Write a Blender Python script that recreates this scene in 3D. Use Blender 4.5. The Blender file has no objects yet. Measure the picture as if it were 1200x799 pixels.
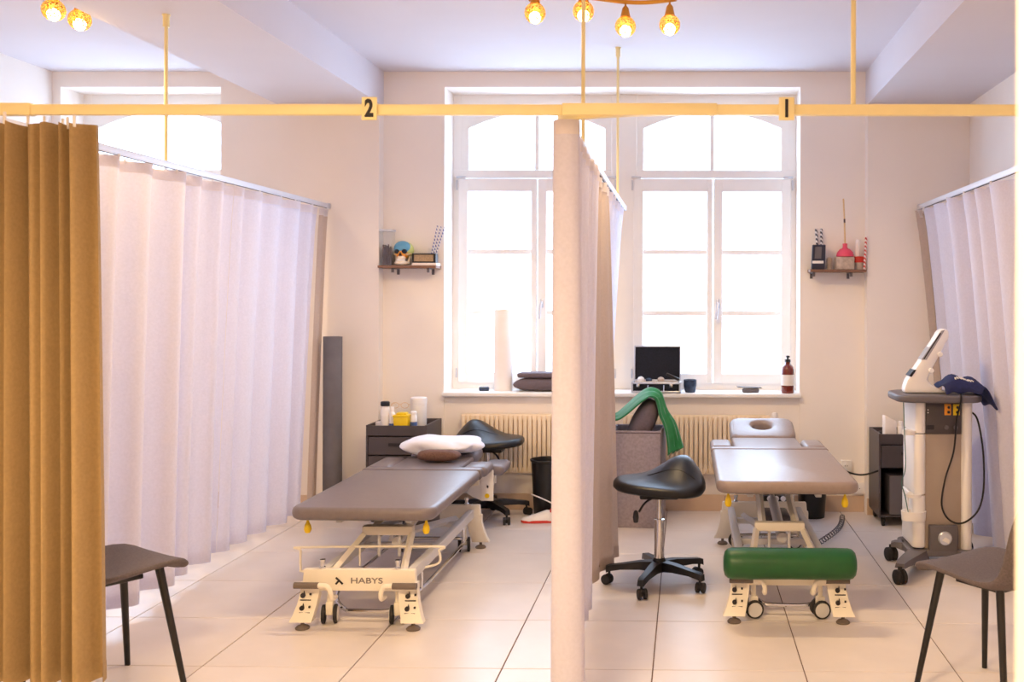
import bpy, bmesh, math, random
from mathutils import Vector, Matrix, Euler
PI = math.pi
R = math.radians
rnd = random.Random(7)
SC = bpy.context.scene
COL = SC.collection

# ------------------------------------------------------------------ camera
cam_d = bpy.data.cameras.new('camera')
cam_d.sensor_width = 36.0
cam_d.lens = 35.1
cam_d.shift_x = -0.15617
cam_d.shift_y = -0.04125
cam_d.clip_start = 0.05
cam_d.dof.use_dof = True
cam_d.dof.focus_distance = 4.9
cam_d.dof.aperture_fstop = 4.0
cam = bpy.data.objects.new('camera', cam_d)
COL.objects.link(cam)
cam.matrix_world = (Matrix.Translation((0, 0, 1.477)) @ Matrix.Rotation(0.0142, 4, 'Z')
                    @ Matrix.Rotation(PI / 2, 4, 'X') @ Matrix.Rotation(0.0032, 4, 'Z'))
SC.camera = cam

# ------------------------------------------------------------------ world, light, exposure
SKY_STRENGTH = 5.0
SKY_COLOR = (0.56, 0.74, 1.0)
LAMP_W = 19.0            # watts per bulb of the spotlight bars
LAMP_COLOR = (1.0, 0.71, 0.38)
w = bpy.data.worlds.new('overcast_sky')
SC.world = w
w.use_nodes = True
bg = w.node_tree.nodes['Background']
bg.inputs['Color'].default_value = (*SKY_COLOR, 1)
bg.inputs['Strength'].default_value = SKY_STRENGTH
vs = SC.view_settings
vs.view_transform = 'Standard'
vs.look = 'None'
vs.exposure = 0.88
vs.gamma = 1.0
SC.cycles.use_denoising = True
SC.cycles.max_bounces = 10
SC.cycles.diffuse_bounces = 6
SC.cycles.transparent_max_bounces = 16
SC.cycles.sample_clamp_indirect = 8.0

# daylight portals in the three window openings (sampling guides for the sky)
def portal(x0, x1, z0, z1, y):
    l = bpy.data.lights.new('window_portal', 'AREA')
    l.shape = 'RECTANGLE'
    l.size = x1 - x0
    l.size_y = z1 - z0
    l.cycles.is_portal = True
    o = bpy.data.objects.new('window_portal', l)
    COL.objects.link(o)
    o.location = ((x0 + x1) / 2, y, (z0 + z1) / 2)
    o.rotation_euler = (R(-90), 0, 0)      # shines towards -Y, into the room
    return o
portal(-1.70, 0.80, 0.83, 2.95, 7.36)
portal(-4.41, -3.27, 0.83, 2.95, 7.36)

# ------------------------------------------------------------------ materials
def lin(c):
    c = c / 255.0
    return c / 12.92 if c <= 0.04045 else ((c + 0.055) / 1.055) ** 2.4
def S(r, g, b):
    return (lin(r), lin(g), lin(b))
MATS = {}
def mat(name, rgb, rough=0.6, metal=0.0, var=0.06, scale=12.0, bump=0.0, bscale=60.0, sheen=0.0,
        emit=None, estr=0.0, coat=0.0, obj_random=0.0, stretch=None):
    m = bpy.data.materials.new(name)
    m.use_nodes = True
    nt = m.node_tree
    p = nt.nodes['Principled BSDF']
    tc = nt.nodes.new('ShaderNodeTexCoord')
    src = tc.outputs['Object']
    if stretch:
        mp = nt.nodes.new('ShaderNodeMapping')
        mp.inputs['Scale'].default_value = stretch
        nt.links.new(src, mp.inputs['Vector'])
        src = mp.outputs['Vector']
    nz = nt.nodes.new('ShaderNodeTexNoise')
    nz.inputs['Scale'].default_value = scale
    nz.inputs['Detail'].default_value = 4
    nt.links.new(src, nz.inputs['Vector'])
    rp = nt.nodes.new('ShaderNodeValToRGB')
    lo = [max(0, c * (1 - var)) for c in rgb]
    hi = [min(1, c * (1 + var)) for c in rgb]
    rp.color_ramp.elements[0].position = 0.3
    rp.color_ramp.elements[1].position = 0.7
    rp.color_ramp.elements[0].color = (*lo, 1)
    rp.color_ramp.elements[1].color = (*hi, 1)
    nt.links.new(nz.outputs['Fac'], rp.inputs['Fac'])
    outc = rp.outputs['Color']
    if obj_random:
        oi = nt.nodes.new('ShaderNodeObjectInfo')
        mr = nt.nodes.new('ShaderNodeMapRange')
        mr.inputs['To Min'].default_value = 1 - obj_random
        mr.inputs['To Max'].default_value = 1 + obj_random
        nt.links.new(oi.outputs['Random'], mr.inputs['Value'])
        mx = nt.nodes.new('ShaderNodeMix')
        mx.data_type = 'RGBA'
        mx.blend_type = 'MULTIPLY'
        mx.inputs[0].default_value = 1
        nt.links.new(outc, mx.inputs[6])
        nt.links.new(mr.outputs['Result'], mx.inputs[7])
        outc = mx.outputs[2]
    nt.links.new(outc, p.inputs['Base Color'])
    p.inputs['Roughness'].default_value = rough
    p.inputs['Metallic'].default_value = metal
    if sheen:
        p.inputs['Sheen Weight'].default_value = sheen
    if coat:
        p.inputs['Coat Weight'].default_value = coat
        p.inputs['Coat Roughness'].default_value = 0.15
    if emit:
        p.inputs['Emission Color'].default_value = (*emit, 1)
        p.inputs['Emission Strength'].default_value = estr
    if bump:
        n2 = nt.nodes.new('ShaderNodeTexNoise')
        n2.inputs['Scale'].default_value = bscale
        n2.inputs['Detail'].default_value = 3
        nt.links.new(tc.outputs['Object'], n2.inputs['Vector'])
        bp = nt.nodes.new('ShaderNodeBump')
        bp.inputs['Strength'].default_value = bump
        bp.inputs['Distance'].default_value = 0.01
        nt.links.new(n2.outputs['Fac'], bp.inputs['Height'])
        nt.links.new(bp.outputs['Normal'], p.inputs['Normal'])
    MATS[name] = m
    return m

def cloth_mat(name, rgb, trans, var=0.05, rough=0.9):
    m = mat(name, rgb, rough, var=var, scale=90, bump=0.08, bscale=400)
    nt = m.node_tree
    p = nt.nodes['Principled BSDF']
    out = nt.nodes['Material Output']
    t = nt.nodes.new('ShaderNodeBsdfTranslucent')
    t.inputs['Color'].default_value = (*rgb, 1)
    mx = nt.nodes.new('ShaderNodeMixShader')
    mx.inputs['Fac'].default_value = trans
    nt.links.new(p.outputs['BSDF'], mx.inputs[1])
    nt.links.new(t.outputs['BSDF'], mx.inputs[2])
    nt.links.new(mx.outputs['Shader'], out.inputs['Surface'])
    return m

def glass_mat(name, tint=(1, 1, 1), gloss=0.06):
    m = bpy.data.materials.new(name)
    m.use_nodes = True
    nt = m.node_tree
    out = nt.nodes['Material Output']
    nt.nodes.remove(nt.nodes['Principled BSDF'])
    tr = nt.nodes.new('ShaderNodeBsdfTransparent')
    tr.inputs['Color'].default_value = (*tint, 1)
    gl = nt.nodes.new('ShaderNodeBsdfGlossy')
    gl.inputs['Roughness'].default_value = 0.03
    mx = nt.nodes.new('ShaderNodeMixShader')
    mx.inputs['Fac'].default_value = gloss
    nt.links.new(tr.outputs['BSDF'], mx.inputs[1])
    nt.links.new(gl.outputs['BSDF'], mx.inputs[2])
    nt.links.new(mx.outputs['Shader'], out.inputs['Surface'])
    MATS[name] = m
    return m

M_WALL = mat('wall_plaster', S(244, 236, 228), 0.85, var=0.012, scale=3, bump=0.05, bscale=90)
M_CEIL = mat('ceiling_plaster', S(219, 215, 222), 0.9, var=0.01, scale=3)
M_WHITE = mat('white_paint', S(244, 242, 240), 0.45, var=0.01)
M_TILE = mat('floor_tile_ceramic', S(226, 216, 210), 0.30, var=0.035, scale=5, bump=0.02, bscale=14, obj_random=0.025)
M_GROUT = mat('tile_grout', S(120, 98, 88), 0.9)
M_BASE = mat('baseboard_tile_ceramic', S(214, 186, 158), 0.4, var=0.04, scale=8)
M_GLASS = glass_mat('window_glass')
M_CLEAR = glass_mat('clear_glass', (0.985, 0.99, 0.99), 0.05)
M_CURT = cloth_mat('lilac_white_curtain_cloth', S(229, 227, 242), 0.34)
M_BEIGE = cloth_mat('beige_curtain_cloth', S(168, 140, 98), 0.08, var=0.08)
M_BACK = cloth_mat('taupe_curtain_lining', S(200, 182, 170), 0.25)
M_TAPE = cloth_mat('curtain_heading_tape', S(240, 234, 236), 0.5)
M_RAIL = mat('cream_rail_paint', S(246, 230, 172), 0.4, var=0.02)
M_ALU = mat('brushed_aluminium', S(205, 208, 218), 0.35, 0.6, var=0.03)
M_TRACK = mat('white_track_aluminium', S(222, 224, 234), 0.4, 0.2, var=0.02)
M_CHROME = mat('chrome', S(215, 215, 218), 0.12, 1.0, var=0.02)
M_BLACK = mat('black_plastic', S(18, 16, 18), 0.4, var=0.1)
M_RUBBER = mat('black_rubber', S(34, 31, 33), 0.7, var=0.1)
M_LEATHER = mat('black_leatherette', S(13, 13, 16), 0.36, var=0.08, bump=0.1, bscale=250)
M_BEDGREY = mat('taupe_grey_vinyl', S(148, 132, 126), 0.34, var=0.05, scale=40, bump=0.06, bscale=300)
M_BEDGREY2 = mat('grey_vinyl', S(120, 110, 112), 0.36, var=0.05, scale=40, bump=0.06, bscale=300)
M_STEEL = mat('cream_powder_coat', S(238, 230, 214), 0.4, var=0.02)
M_STEELW = mat('pale_grey_powder_coat', S(208, 206, 206), 0.4, var=0.02)
M_GRIP = mat('grey_grip_rubber', S(112, 100, 92), 0.7)
M_YELLOW = mat('yellow_plastic', S(236, 200, 20), 0.35)
M_GREEN = mat('green_vinyl', S(14, 80, 32), 0.4, var=0.08, bump=0.08, bscale=200)
M_GREENC = mat('green_cloth', S(40, 128, 74), 0.9, var=0.12, scale=30, sheen=0.3)
M_CHAIR = mat('grey_brown_chair_fabric', S(98, 88, 90), 0.85, var=0.2, scale=140, bump=0.15, bscale=300)
M_LEGB = mat('black_lacquered_steel', S(20, 17, 18), 0.35)
M_FELT = mat('grey_felt', S(158, 146, 150), 0.95, var=0.14, scale=60, bump=0.15, bscale=200)
M_PILLOWG = mat('dark_grey_cushion_cloth', S(104, 92, 98), 0.9, var=0.1, scale=80, bump=0.1, bscale=250)
M_ROLL = mat('grey_foam', S(112, 108, 112), 0.85, var=0.08)
M_DKGREY = mat('dark_grey_laminate', S(72, 64, 66), 0.45, var=0.05)
M_MIDGREY = mat('mid_grey_plastic', S(98, 92, 96), 0.45, var=0.04)
M_PANEL = mat('grey_beige_panel', S(168, 152, 138), 0.45, var=0.03)
M_WPLAST = mat('white_plastic', S(240, 236, 234), 0.35, var=0.01)
M_WOOD = mat('brown_wood', S(128, 92, 72), 0.6, var=0.18, scale=8, stretch=(2, 14, 14))
M_PAPER = mat('white_paper', S(244, 236, 230), 0.8, var=0.02)
M_WCLOTH = mat('white_pillow_cloth', S(230, 230, 240), 0.85, var=0.03, bump=0.2, bscale=30)
M_BROWN = mat('brown_plush', S(108, 80, 70), 0.95, var=0.2, scale=80, bump=0.4, bscale=160)
M_NAVY = mat('navy_cloth', S(28, 34, 82), 0.85, var=0.2, scale=50)
M_AMBER = mat('amber_glass', S(112, 36, 16), 0.12, var=0.1, coat=0.6)
M_CUP = mat('dark_blue_glaze', S(44, 58, 84), 0.2, var=0.35, scale=30)
M_PINK = mat('pink_rubber', S(226, 74, 104), 0.45)
M_RED = mat('red_print', S(206, 52, 40), 0.5)
M_STONE = mat('pale_concrete', S(188, 170, 156), 0.9, var=0.2, scale=40, bump=0.2, bscale=80)
M_STICK = mat('pale_wood_stick', S(220, 184, 134), 0.6, var=0.06)
M_TAN = mat('tan_cork', S(168, 142, 110), 0.8, var=0.3, scale=200)
M_RAD = mat('cream_radiator_enamel', S(240, 220, 190), 0.4, var=0.015)
M_SOIL = mat('dark_brown_reeds', S(84, 60, 52), 0.9, var=0.4, scale=60)
M_BONE = mat('ivory_bone', S(240, 226, 206), 0.5)
M_ORANGE = mat('orange_bone_paint', S(240, 160, 60), 0.5, var=0.15, scale=40)
M_BLUE = mat('blue_bone_paint', S(96, 158, 190), 0.5)
M_LIME = mat('lime_bone_paint', S(206, 214, 130), 0.5)
M_SOCKETB = mat('dark_blue_hollow', S(30, 44, 62), 0.8)
M_TEAL = mat('teal_wire', S(76, 110, 104), 0.5)
M_BLACKCARD = mat('speckled_black_foam', S(26, 28, 38), 0.95, var=0.5, scale=160)
M_BULB = mat('lit_bulb', (1, 0.9, 0.7), 0.3, emit=(1.0, 0.80, 0.45), estr=18.0)
M_GOLD = mat('gold_lamp_metal', S(196, 140, 60), 0.3, 0.8, var=0.08)
M_INK = mat('black_ink', S(36, 30, 34), 0.6)
M_GREYINK = mat('grey_ink', S(130, 120, 116), 0.6)
M_LABEL = mat('white_label_paper', S(236, 232, 228), 0.7, var=0.02)
M_BLUEINK = mat('blue_label_print', S(70, 96, 150), 0.6)
M_SCREEN = mat('grey_display', S(160, 158, 164), 0.3)

# speckled gold lamp glass: clear dots between gold flakes
def speckle_mat():
    m = bpy.data.materials.new('speckled_gold_glass')
    m.use_nodes = True
    nt = m.node_tree
    out = nt.nodes['Material Output']
    p = nt.nodes['Principled BSDF']
    p.inputs['Base Color'].default_value = (*S(206, 150, 50), 1)
    p.inputs['Roughness'].default_value = 0.35
    p.inputs['Metallic'].default_value = 0.4
    tc = nt.nodes.new('ShaderNodeTexCoord')
    v = nt.nodes.new('ShaderNodeTexVoronoi')
    v.inputs['Scale'].default_value = 80
    nt.links.new(tc.outputs['Object'], v.inputs['Vector'])
    rp = nt.nodes.new('ShaderNodeValToRGB')
    rp.color_ramp.elements[0].position = 0.30
    rp.color_ramp.elements[1].position = 0.42
    rp.color_ramp.elements[0].color = (1, 1, 1, 1)
    rp.color_ramp.elements[1].color = (0.3, 0.3, 0.3, 1)
    nt.links.new(v.outputs['Distance'], rp.inputs['Fac'])
    tr = nt.nodes.new('ShaderNodeBsdfTransparent')
    tr.inputs['Color'].default_value = (1.0, 0.86, 0.55, 1)
    mx = nt.nodes.new('ShaderNodeMixShader')
    nt.links.new(rp.outputs['Color'], mx.inputs['Fac'])
    nt.links.new(tr.outputs['BSDF'], mx.inputs[1])
    nt.links.new(p.outputs['BSDF'], mx.inputs[2])
    nt.links.new(mx.outputs['Shader'], out.inputs['Surface'])
    return m
M_SPECK = speckle_mat()

# striped card straw: two-colour spiral
def stripe_mat(name, a, b, scale=60):
    m = bpy.data.materials.new(name)
    m.use_nodes = True
    nt = m.node_tree
    p = nt.nodes['Principled BSDF']
    tc = nt.nodes.new('ShaderNodeTexCoord')
    wv = nt.nodes.new('ShaderNodeTexWave')
    wv.bands_direction = 'DIAGONAL'
    wv.inputs['Scale'].default_value = scale
    nt.links.new(tc.outputs['Object'], wv.inputs['Vector'])
    rp = nt.nodes.new('ShaderNodeValToRGB')
    rp.color_ramp.interpolation = 'CONSTANT'
    rp.color_ramp.elements[0].color = (*a, 1)
    rp.color_ramp.elements[1].color = (*b, 1)
    rp.color_ramp.elements[1].position = 0.5
    nt.links.new(wv.outputs['Fac'], rp.inputs['Fac'])
    nt.links.new(rp.outputs['Color'], p.inputs['Base Color'])
    p.inputs['Roughness'].default_value = 0.6
    return m
M_STRB = stripe_mat('blue_striped_card', S(240, 236, 236), S(70, 84, 150), 22)
M_STRR = stripe_mat('red_striped_card', S(240, 226, 220), S(196, 60, 50), 22)
M_STRK = stripe_mat('black_striped_card', S(240, 236, 236), S(50, 50, 66), 22)

# ------------------------------------------------------------------ mesh helpers
class MB:
    """Collects shapes into one bmesh and links it as one object."""
    def __init__(self):
        self.bm = bmesh.new()
    def add(self, verts, faces):
        vs_ = [self.bm.verts.new(v) for v in verts]
        for f in faces:
            try:
                self.bm.faces.new([vs_[i] for i in f])
            except ValueError:
                pass
        return self
    def box(self, x0, x1, y0, y1, z0, z1, bev=0.0, seg=2, rot=None):
        t = bmesh.new()
        bmesh.ops.create_cube(t, size=1)
        sx, sy, sz = x1 - x0, y1 - y0, z1 - z0
        for v in t.verts:
            v.co = Vector((v.co.x * sx, v.co.y * sy, v.co.z * sz))
        if bev > 0:
            bmesh.ops.bevel(t, geom=list(t.edges), offset=min(bev, 0.49 * min(sx, sy, sz)), segments=seg, affect='EDGES', profile=0.5)
        mtx = Matrix.Translation(((x0 + x1) / 2, (y0 + y1) / 2, (z0 + z1) / 2))
        if rot is not None:
            mtx = mtx @ Euler(rot).to_matrix().to_4x4()
        bmesh.ops.transform(t, matrix=mtx, verts=t.verts)
        me = bpy.data.meshes.new('t')
        t.to_mesh(me)
        t.free()
        self.bm.from_mesh(me)
        bpy.data.meshes.remove(me)
        return self
    def tube(self, pts, r, seg=8, closed=False, radii=None):
        pts = [Vector(p) for p in pts]
        n = len(pts)
        rings = []
        up = None
        for i in range(n):
            if closed:
                t = (pts[(i + 1) % n] - pts[i - 1]).normalized()
            else:
                t = (pts[min(i + 1, n - 1)] - pts[max(i - 1, 0)]).normalized()
            if up is None:
                a = Vector((0, 0, 1)) if abs(t.z) < 0.9 else Vector((1, 0, 0))
                up = (a - t * a.dot(t)).normalized()
            else:
                up = (up - t * up.dot(t))
                up = up.normalized() if up.length > 1e-6 else t.orthogonal().normalized()
            sd = t.cross(up)
            rr = radii[i] if radii else r
            rings.append([self.bm.verts.new(pts[i] + (up * math.cos(2 * PI * k / seg) + sd * math.sin(2 * PI * k / seg)) * rr) for k in range(seg)])
        for i in range(n if closed else n - 1):
            a, b = rings[i], rings[(i + 1) % n]
            for k in range(seg):
                self.bm.faces.new((a[k], a[(k + 1) % seg], b[(k + 1) % seg], b[k]))
        if not closed:
            self.bm.faces.new(rings[0][::-1])
            self.bm.faces.new(rings[-1])
        return self
    def lathe(self, prof, c=(0, 0, 0), seg=24, axis='Z', sx=1.0, sy=1.0):
        rings = []
        c = Vector(c)
        def pos(r, h, a):
            x, y = r * math.cos(a) * sx, r * math.sin(a) * sy
            if axis == 'Z':
                return c + Vector((x, y, h))
            if axis == 'Y':
                return c + Vector((x, h, y))
            return c + Vector((h, x, y))
        for r, h in prof:
            if r < 1e-6:
                rings.append([self.bm.verts.new(pos(0, h, 0))])
            else:
                rings.append([self.bm.verts.new(pos(r, h, 2 * PI * k / seg)) for k in range(seg)])
        for a, b in zip(rings, rings[1:]):
            for k in range(seg):
                k2 = (k + 1) % seg
                try:
                    if len(a) == 1 and len(b) == 1:
                        continue
                    if len(a) == 1:
                        self.bm.faces.new((a[0], b[k2], b[k]))
                    elif len(b) == 1:
                        self.bm.faces.new((a[k], a[k2], b[0]))
                    else:
                        self.bm.faces.new((a[k], a[k2], b[k2], b[k]))
                except ValueError:
                    pass
        for ring, flip in ((rings[0], True), (rings[-1], False)):
            if len(ring) > 1:
                self.bm.faces.new(ring[::-1] if flip else ring)
        return self
    def ball(self, c, rx, ry=None, rz=None, nu=16, nv=10):
        ry = rx if ry is None else ry
        rz = rx if rz is None else rz
        prof = [(math.sin(PI * k / nv) if 0 < k < nv else 0, -math.cos(PI * k / nv) * rz) for k in range(nv + 1)]
        return self.lathe(prof, c, nu, 'Z', rx, ry)
    def prism(self, outline, t0, t1, plane='XZ', bev=0.0):
        t = bmesh.new()
        def p3(u, v, d):
            return (u, d, v) if plane == 'XZ' else ((d, u, v) if plane == 'YZ' else (u, v, d))
        a = [t.verts.new(p3(u, v, t0)) for u, v in outline]
        b = [t.verts.new(p3(u, v, t1)) for u, v in outline]
        n = len(a)
        t.faces.new(a)
        t.faces.new(b[::-1])
        for i in range(n):
            t.faces.new((a[i], b[i], b[(i + 1) % n], a[(i + 1) % n]))
        bmesh.ops.recalc_face_normals(t, faces=t.faces)
        if bev:
            bmesh.ops.bevel(t, geom=list(t.edges), offset=bev, segments=2, affect='EDGES', profile=0.5)
        me = bpy.data.meshes.new('t')
        t.to_mesh(me)
        t.free()
        self.bm.from_mesh(me)
        bpy.data.meshes.remove(me)
        return self
    def grid(self, pts):
        vs_ = [[self.bm.verts.new(p) for p in row] for row in pts]
        for i in range(len(vs_) - 1):
            for j in range(len(vs_[0]) - 1):
                self.bm.faces.new((vs_[i][j], vs_[i][j + 1], vs_[i + 1][j + 1], vs_[i + 1][j]))
        return self
    def pad(self, outline, z0, z1, r, crown=0.0, seg=4):
        """upholstered pad: outline (XY, counter-clockwise) with rounded upper and lower edges"""
        n = len(outline)
        nrm = []
        for i in range(n):
            a, b, c = Vector(outline[i - 1]), Vector(outline[i]), Vector(outline[(i + 1) % n])
            e1, e2 = (b - a).normalized(), (c - b).normalized()
            m = (Vector((e1.y, -e1.x)) + Vector((e2.y, -e2.x)))
            nrm.append(m.normalized() if m.length > 1e-6 else Vector((e1.y, -e1.x)))
        lay = []
        for k in range(seg + 1):
            a = PI / 2 * k / seg
            lay.append((r * (1 - math.sin(a)), z0 + r * (1 - math.cos(a))))
        for k in range(seg + 1):
            a = PI / 2 * k / seg
            lay.append((r * (1 - math.cos(a)), z1 - r * (1 - math.sin(a))))
        rings = [[self.bm.verts.new((outline[i][0] - nrm[i].x * off, outline[i][1] - nrm[i].y * off, z)) for i in range(n)] for off, z in lay]
        for a, b in zip(rings, rings[1:]):
            for i in range(n):
                self.bm.faces.new((a[i], a[(i + 1) % n], b[(i + 1) % n], b[i]))
        self.bm.faces.new(rings[0][::-1])
        self.bm.faces.new(rings[-1])
        return self
    def build(self, name, material, parent=None, smooth=True, angle=38, loc=None, rot=None):
        bmesh.ops.recalc_face_normals(self.bm, faces=self.bm.faces)
        me = bpy.data.meshes.new(name)
        self.bm.to_mesh(me)
        self.bm.free()
        if smooth:
            for p in me.polygons:
                p.use_smooth = True
            me.set_sharp_from_angle(angle=R(angle))
        me.materials.append(material)
        o = bpy.data.objects.new(name, me)
        COL.objects.link(o)
        if parent is not None:
            o.parent = parent
        if loc is not None:
            o.location = loc
        if rot is not None:
            o.rotation_euler = rot
        return o

def tag(o, label=None, cat=None, group=None, kind=None):
    if label: o['label'] = label
    if cat: o['category'] = cat
    if group: o['group'] = group
    if kind: o['kind'] = kind
    return o
def empty(name, loc=(0, 0, 0), rz=0.0, label=None, cat=None, group=None, kind=None):
    o = bpy.data.objects.new(name, None)
    o.empty_display_size = 0.1
    COL.objects.link(o)
    o.location = loc
    o.rotation_euler = (0, 0, rz)
    return tag(o, label, cat, group, kind)
def struct(o):
    o['kind'] = 'structure'
    return o
def dup(o, parent=None):
    """copy of an object with copies of its parts and sub-parts (mesh data shared)"""
    c = o.copy()
    COL.objects.link(c)
    if parent is not None:
        c.parent = parent
    for ch in list(o.children):
        dup(ch, c)
    return c
def child_copy(o, parent, loc):
    c = o.copy()
    COL.objects.link(c)
    c.parent = parent
    c.location = loc
    return c
def round_rect(x0, x1, y0, y1, r, n=5, corners=(1, 1, 1, 1)):
    """counter-clockwise; corners: front-left, front-right, back-right, back-left"""
    pts = []
    for (cx, cy, a0, on) in ((x0, y0, PI, corners[0]), (x1, y0, 1.5 * PI, corners[1]), (x1, y1, 0, corners[2]), (x0, y1, PI / 2, corners[3])):
        rr = r if on == 1 else max(0.004, r * on)
        ox = cx + (rr if cx == x0 else -rr)
        oy = cy + (rr if cy == y0 else -rr)
        for k in range(n + 1):
            a = a0 + PI / 2 * k / n
            pts.append((ox + rr * math.cos(a), oy + rr * math.sin(a)))
    return pts
def smooth_path(pts, n=6):
    """Catmull-Rom through the points"""
    P_ = [Vector(p) for p in pts]
    out = []
    for i in range(len(P_) - 1):
        p0, p1, p2, p3 = P_[max(i - 1, 0)], P_[i], P_[i + 1], P_[min(i + 2, len(P_) - 1)]
        for k in range(n):
            t = k / n
            out.append(0.5 * ((2 * p1) + (p2 - p0) * t + (2 * p0 - 5 * p1 + 4 * p2 - p3) * t * t + (3 * p1 - p0 - 3 * p2 + p3) * t ** 3))
    out.append(P_[-1])
    return out
def text_part(name, body, material, parent, loc, rot, size, depth=0.001, offset=0.0, sx=1.0):
    cu = bpy.data.curves.new(name, 'FONT')
    cu.body = body
    cu.size = size
    cu.extrude = depth
    cu.offset = offset
    cu.align_x = 'CENTER'
    cu.align_y = 'CENTER'
    t = bpy.data.objects.new(name + '_tmp', cu)
    COL.objects.link(t)
    dg = bpy.context.evaluated_depsgraph_get()
    dg.update()
    me = bpy.data.meshes.new_from_object(t.evaluated_get(dg))
    bpy.data.objects.remove(t)
    bpy.data.curves.remove(cu)
    me.name = name
    me.materials.clear()
    me.materials.append(material)
    o = bpy.data.objects.new(name, me)
    COL.objects.link(o)
    o.parent = parent
    o.location = loc
    o.rotation_euler = rot
    o.scale = (sx, 1, 1)
    return o

# ================================================================== SETTING
WY = 6.97            # back wall
GY = 7.24            # window frame plane
CZ = 3.062           # ceiling
XL, XR = -4.47, 1.94
YB = -1.8

# floor of square tiles, joints recessed
fb = MB().box(XL - 0.1, XR + 0.1, YB - 0.1, 7.3, -0.12, -0.004)
floor = struct(fb.build('floor', M_GROUT, smooth=False))
TS = 0.602
tile0 = None
for i in range(-8, 4):
    for j in range(-10, 6):
        x0, y0 = -0.128 + TS * i, 3.973 + 0.5995 * j
        x1, y1 = x0 + TS, y0 + 0.5995
        x0c, x1c = max(x0, XL), min(x1, XR)
        y0c, y1c = max(y0, YB), min(y1, 7.15)
        if x1c - x0c < 0.02 or y1c - y0c < 0.02:
            continue
        whole = abs((x1c - x0c) - TS) < 1e-6 and abs((y1c - y0c) - 0.5995) < 1e-6
        if whole and tile0 is not None:
            t = tile0.copy()
            COL.objects.link(t)
            t.location = (x0, y0, 0)
        else:
            t = MB().box(0.0025, x1c - x0c - 0.0025, 0.0025, y1c - y0c - 0.0025, -0.01, 0, bev=0.0015, seg=1).build('tile', M_TILE, smooth=False)
            t.location = (x0c, y0c, 0)
            if whole:
                tile0 = t
        t.parent = floor

# ceiling with two downstand beams
ceiling = struct(MB().box(XL - 0.1, XR + 0.1, YB - 0.1, WY + 0.45, CZ, CZ + 0.12).build('ceiling', M_CEIL, smooth=False))
for bx0, bx1 in ((-2.845, -2.124), (1.245, XR + 0.02)):
    MB().box(bx0, bx1, YB, WY + 0.05, 2.82, CZ + 0.02).build('beam', M_CEIL, ceiling, smooth=False)

# back wall with two window recesses
wb = MB()
RX = [(-4.41, -3.273), (-1.695, 0.793)]
SZ, TZ = 0.82, 2.955
wb.box(XL - 0.1, RX[0][0], WY, WY + 0.42, 0, CZ)
wb.box(RX[0][1], RX[1][0], WY, WY + 0.42, 0, CZ)
wb.box(RX[1][1], XR + 0.1, WY, WY + 0.42, 0, CZ)
for a, b in RX:
    wb.box(a, b, WY, WY + 0.42, TZ, CZ)
    wb.box(a, b, WY + 0.015, WY + 0.42, 0, SZ - 0.03)
wall_back = struct(wb.build('wall_back', M_WALL, smooth=False))
for px0, px1 in ((-2.83, -2.124), (1.243, XR)):
    MB().box(px0, px1, WY - 0.1, WY + 0.02, 0, 2.83).build('pilaster', M_WALL, wall_back, smooth=False)
struct(MB().box(XL - 0.14, XL, YB - 0.1, WY + 0.1, 0, CZ).build('wall_left', M_WALL, smooth=False))
struct(MB().box(XR, XR + 0.14, YB - 0.1, WY + 0.1, 0, CZ).build('wall_right', M_WALL, smooth=False))
struct(MB().box(XL - 0.1, XR + 0.1, YB - 0.14, YB, 0, CZ).build('wall_front', M_WALL, smooth=False))
# end of the partition beside the doorway the room is seen through
struct(MB().box(0.328, XR, 0.90, 1.0, 0, CZ, bev=0.004).build('wall_partition', M_WALL, smooth=False))

# tiled baseboard along the back wall
def baseboard(name, segs):
    root = None
    for (x0, x1, y) in segs:
        x = x0
        while x < x1 - 0.02:
            e = min(x + 0.6, x1)
            m = MB().box(x + 0.0015, e - 0.0015, y - 0.011, y + 0.004, 0.0, 0.112, bev=0.002, seg=1)
            if root is None:
                root = struct(m.build(name, M_BASE, smooth=False))
            else:
                m.build('baseboard_tile', M_BASE, root, smooth=False)
            x = e
baseboard('baseboard_back', [(XL, -2.83, WY), (-2.83, -2.124, WY - 0.1), (-2.124, 1.243, WY), (1.243, XR, WY - 0.1)])
# window sills
struct(MB().box(-1.70, 0.80, WY - 0.045, GY + 0.01, SZ - 0.028, SZ, bev=0.006).build('trim_1', M_WHITE))
struct(MB().box(-4.42, -3.27, WY - 0.045, GY + 0.01, SZ - 0.028, SZ, bev=0.006).build('trim_2', M_WHITE))

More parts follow.
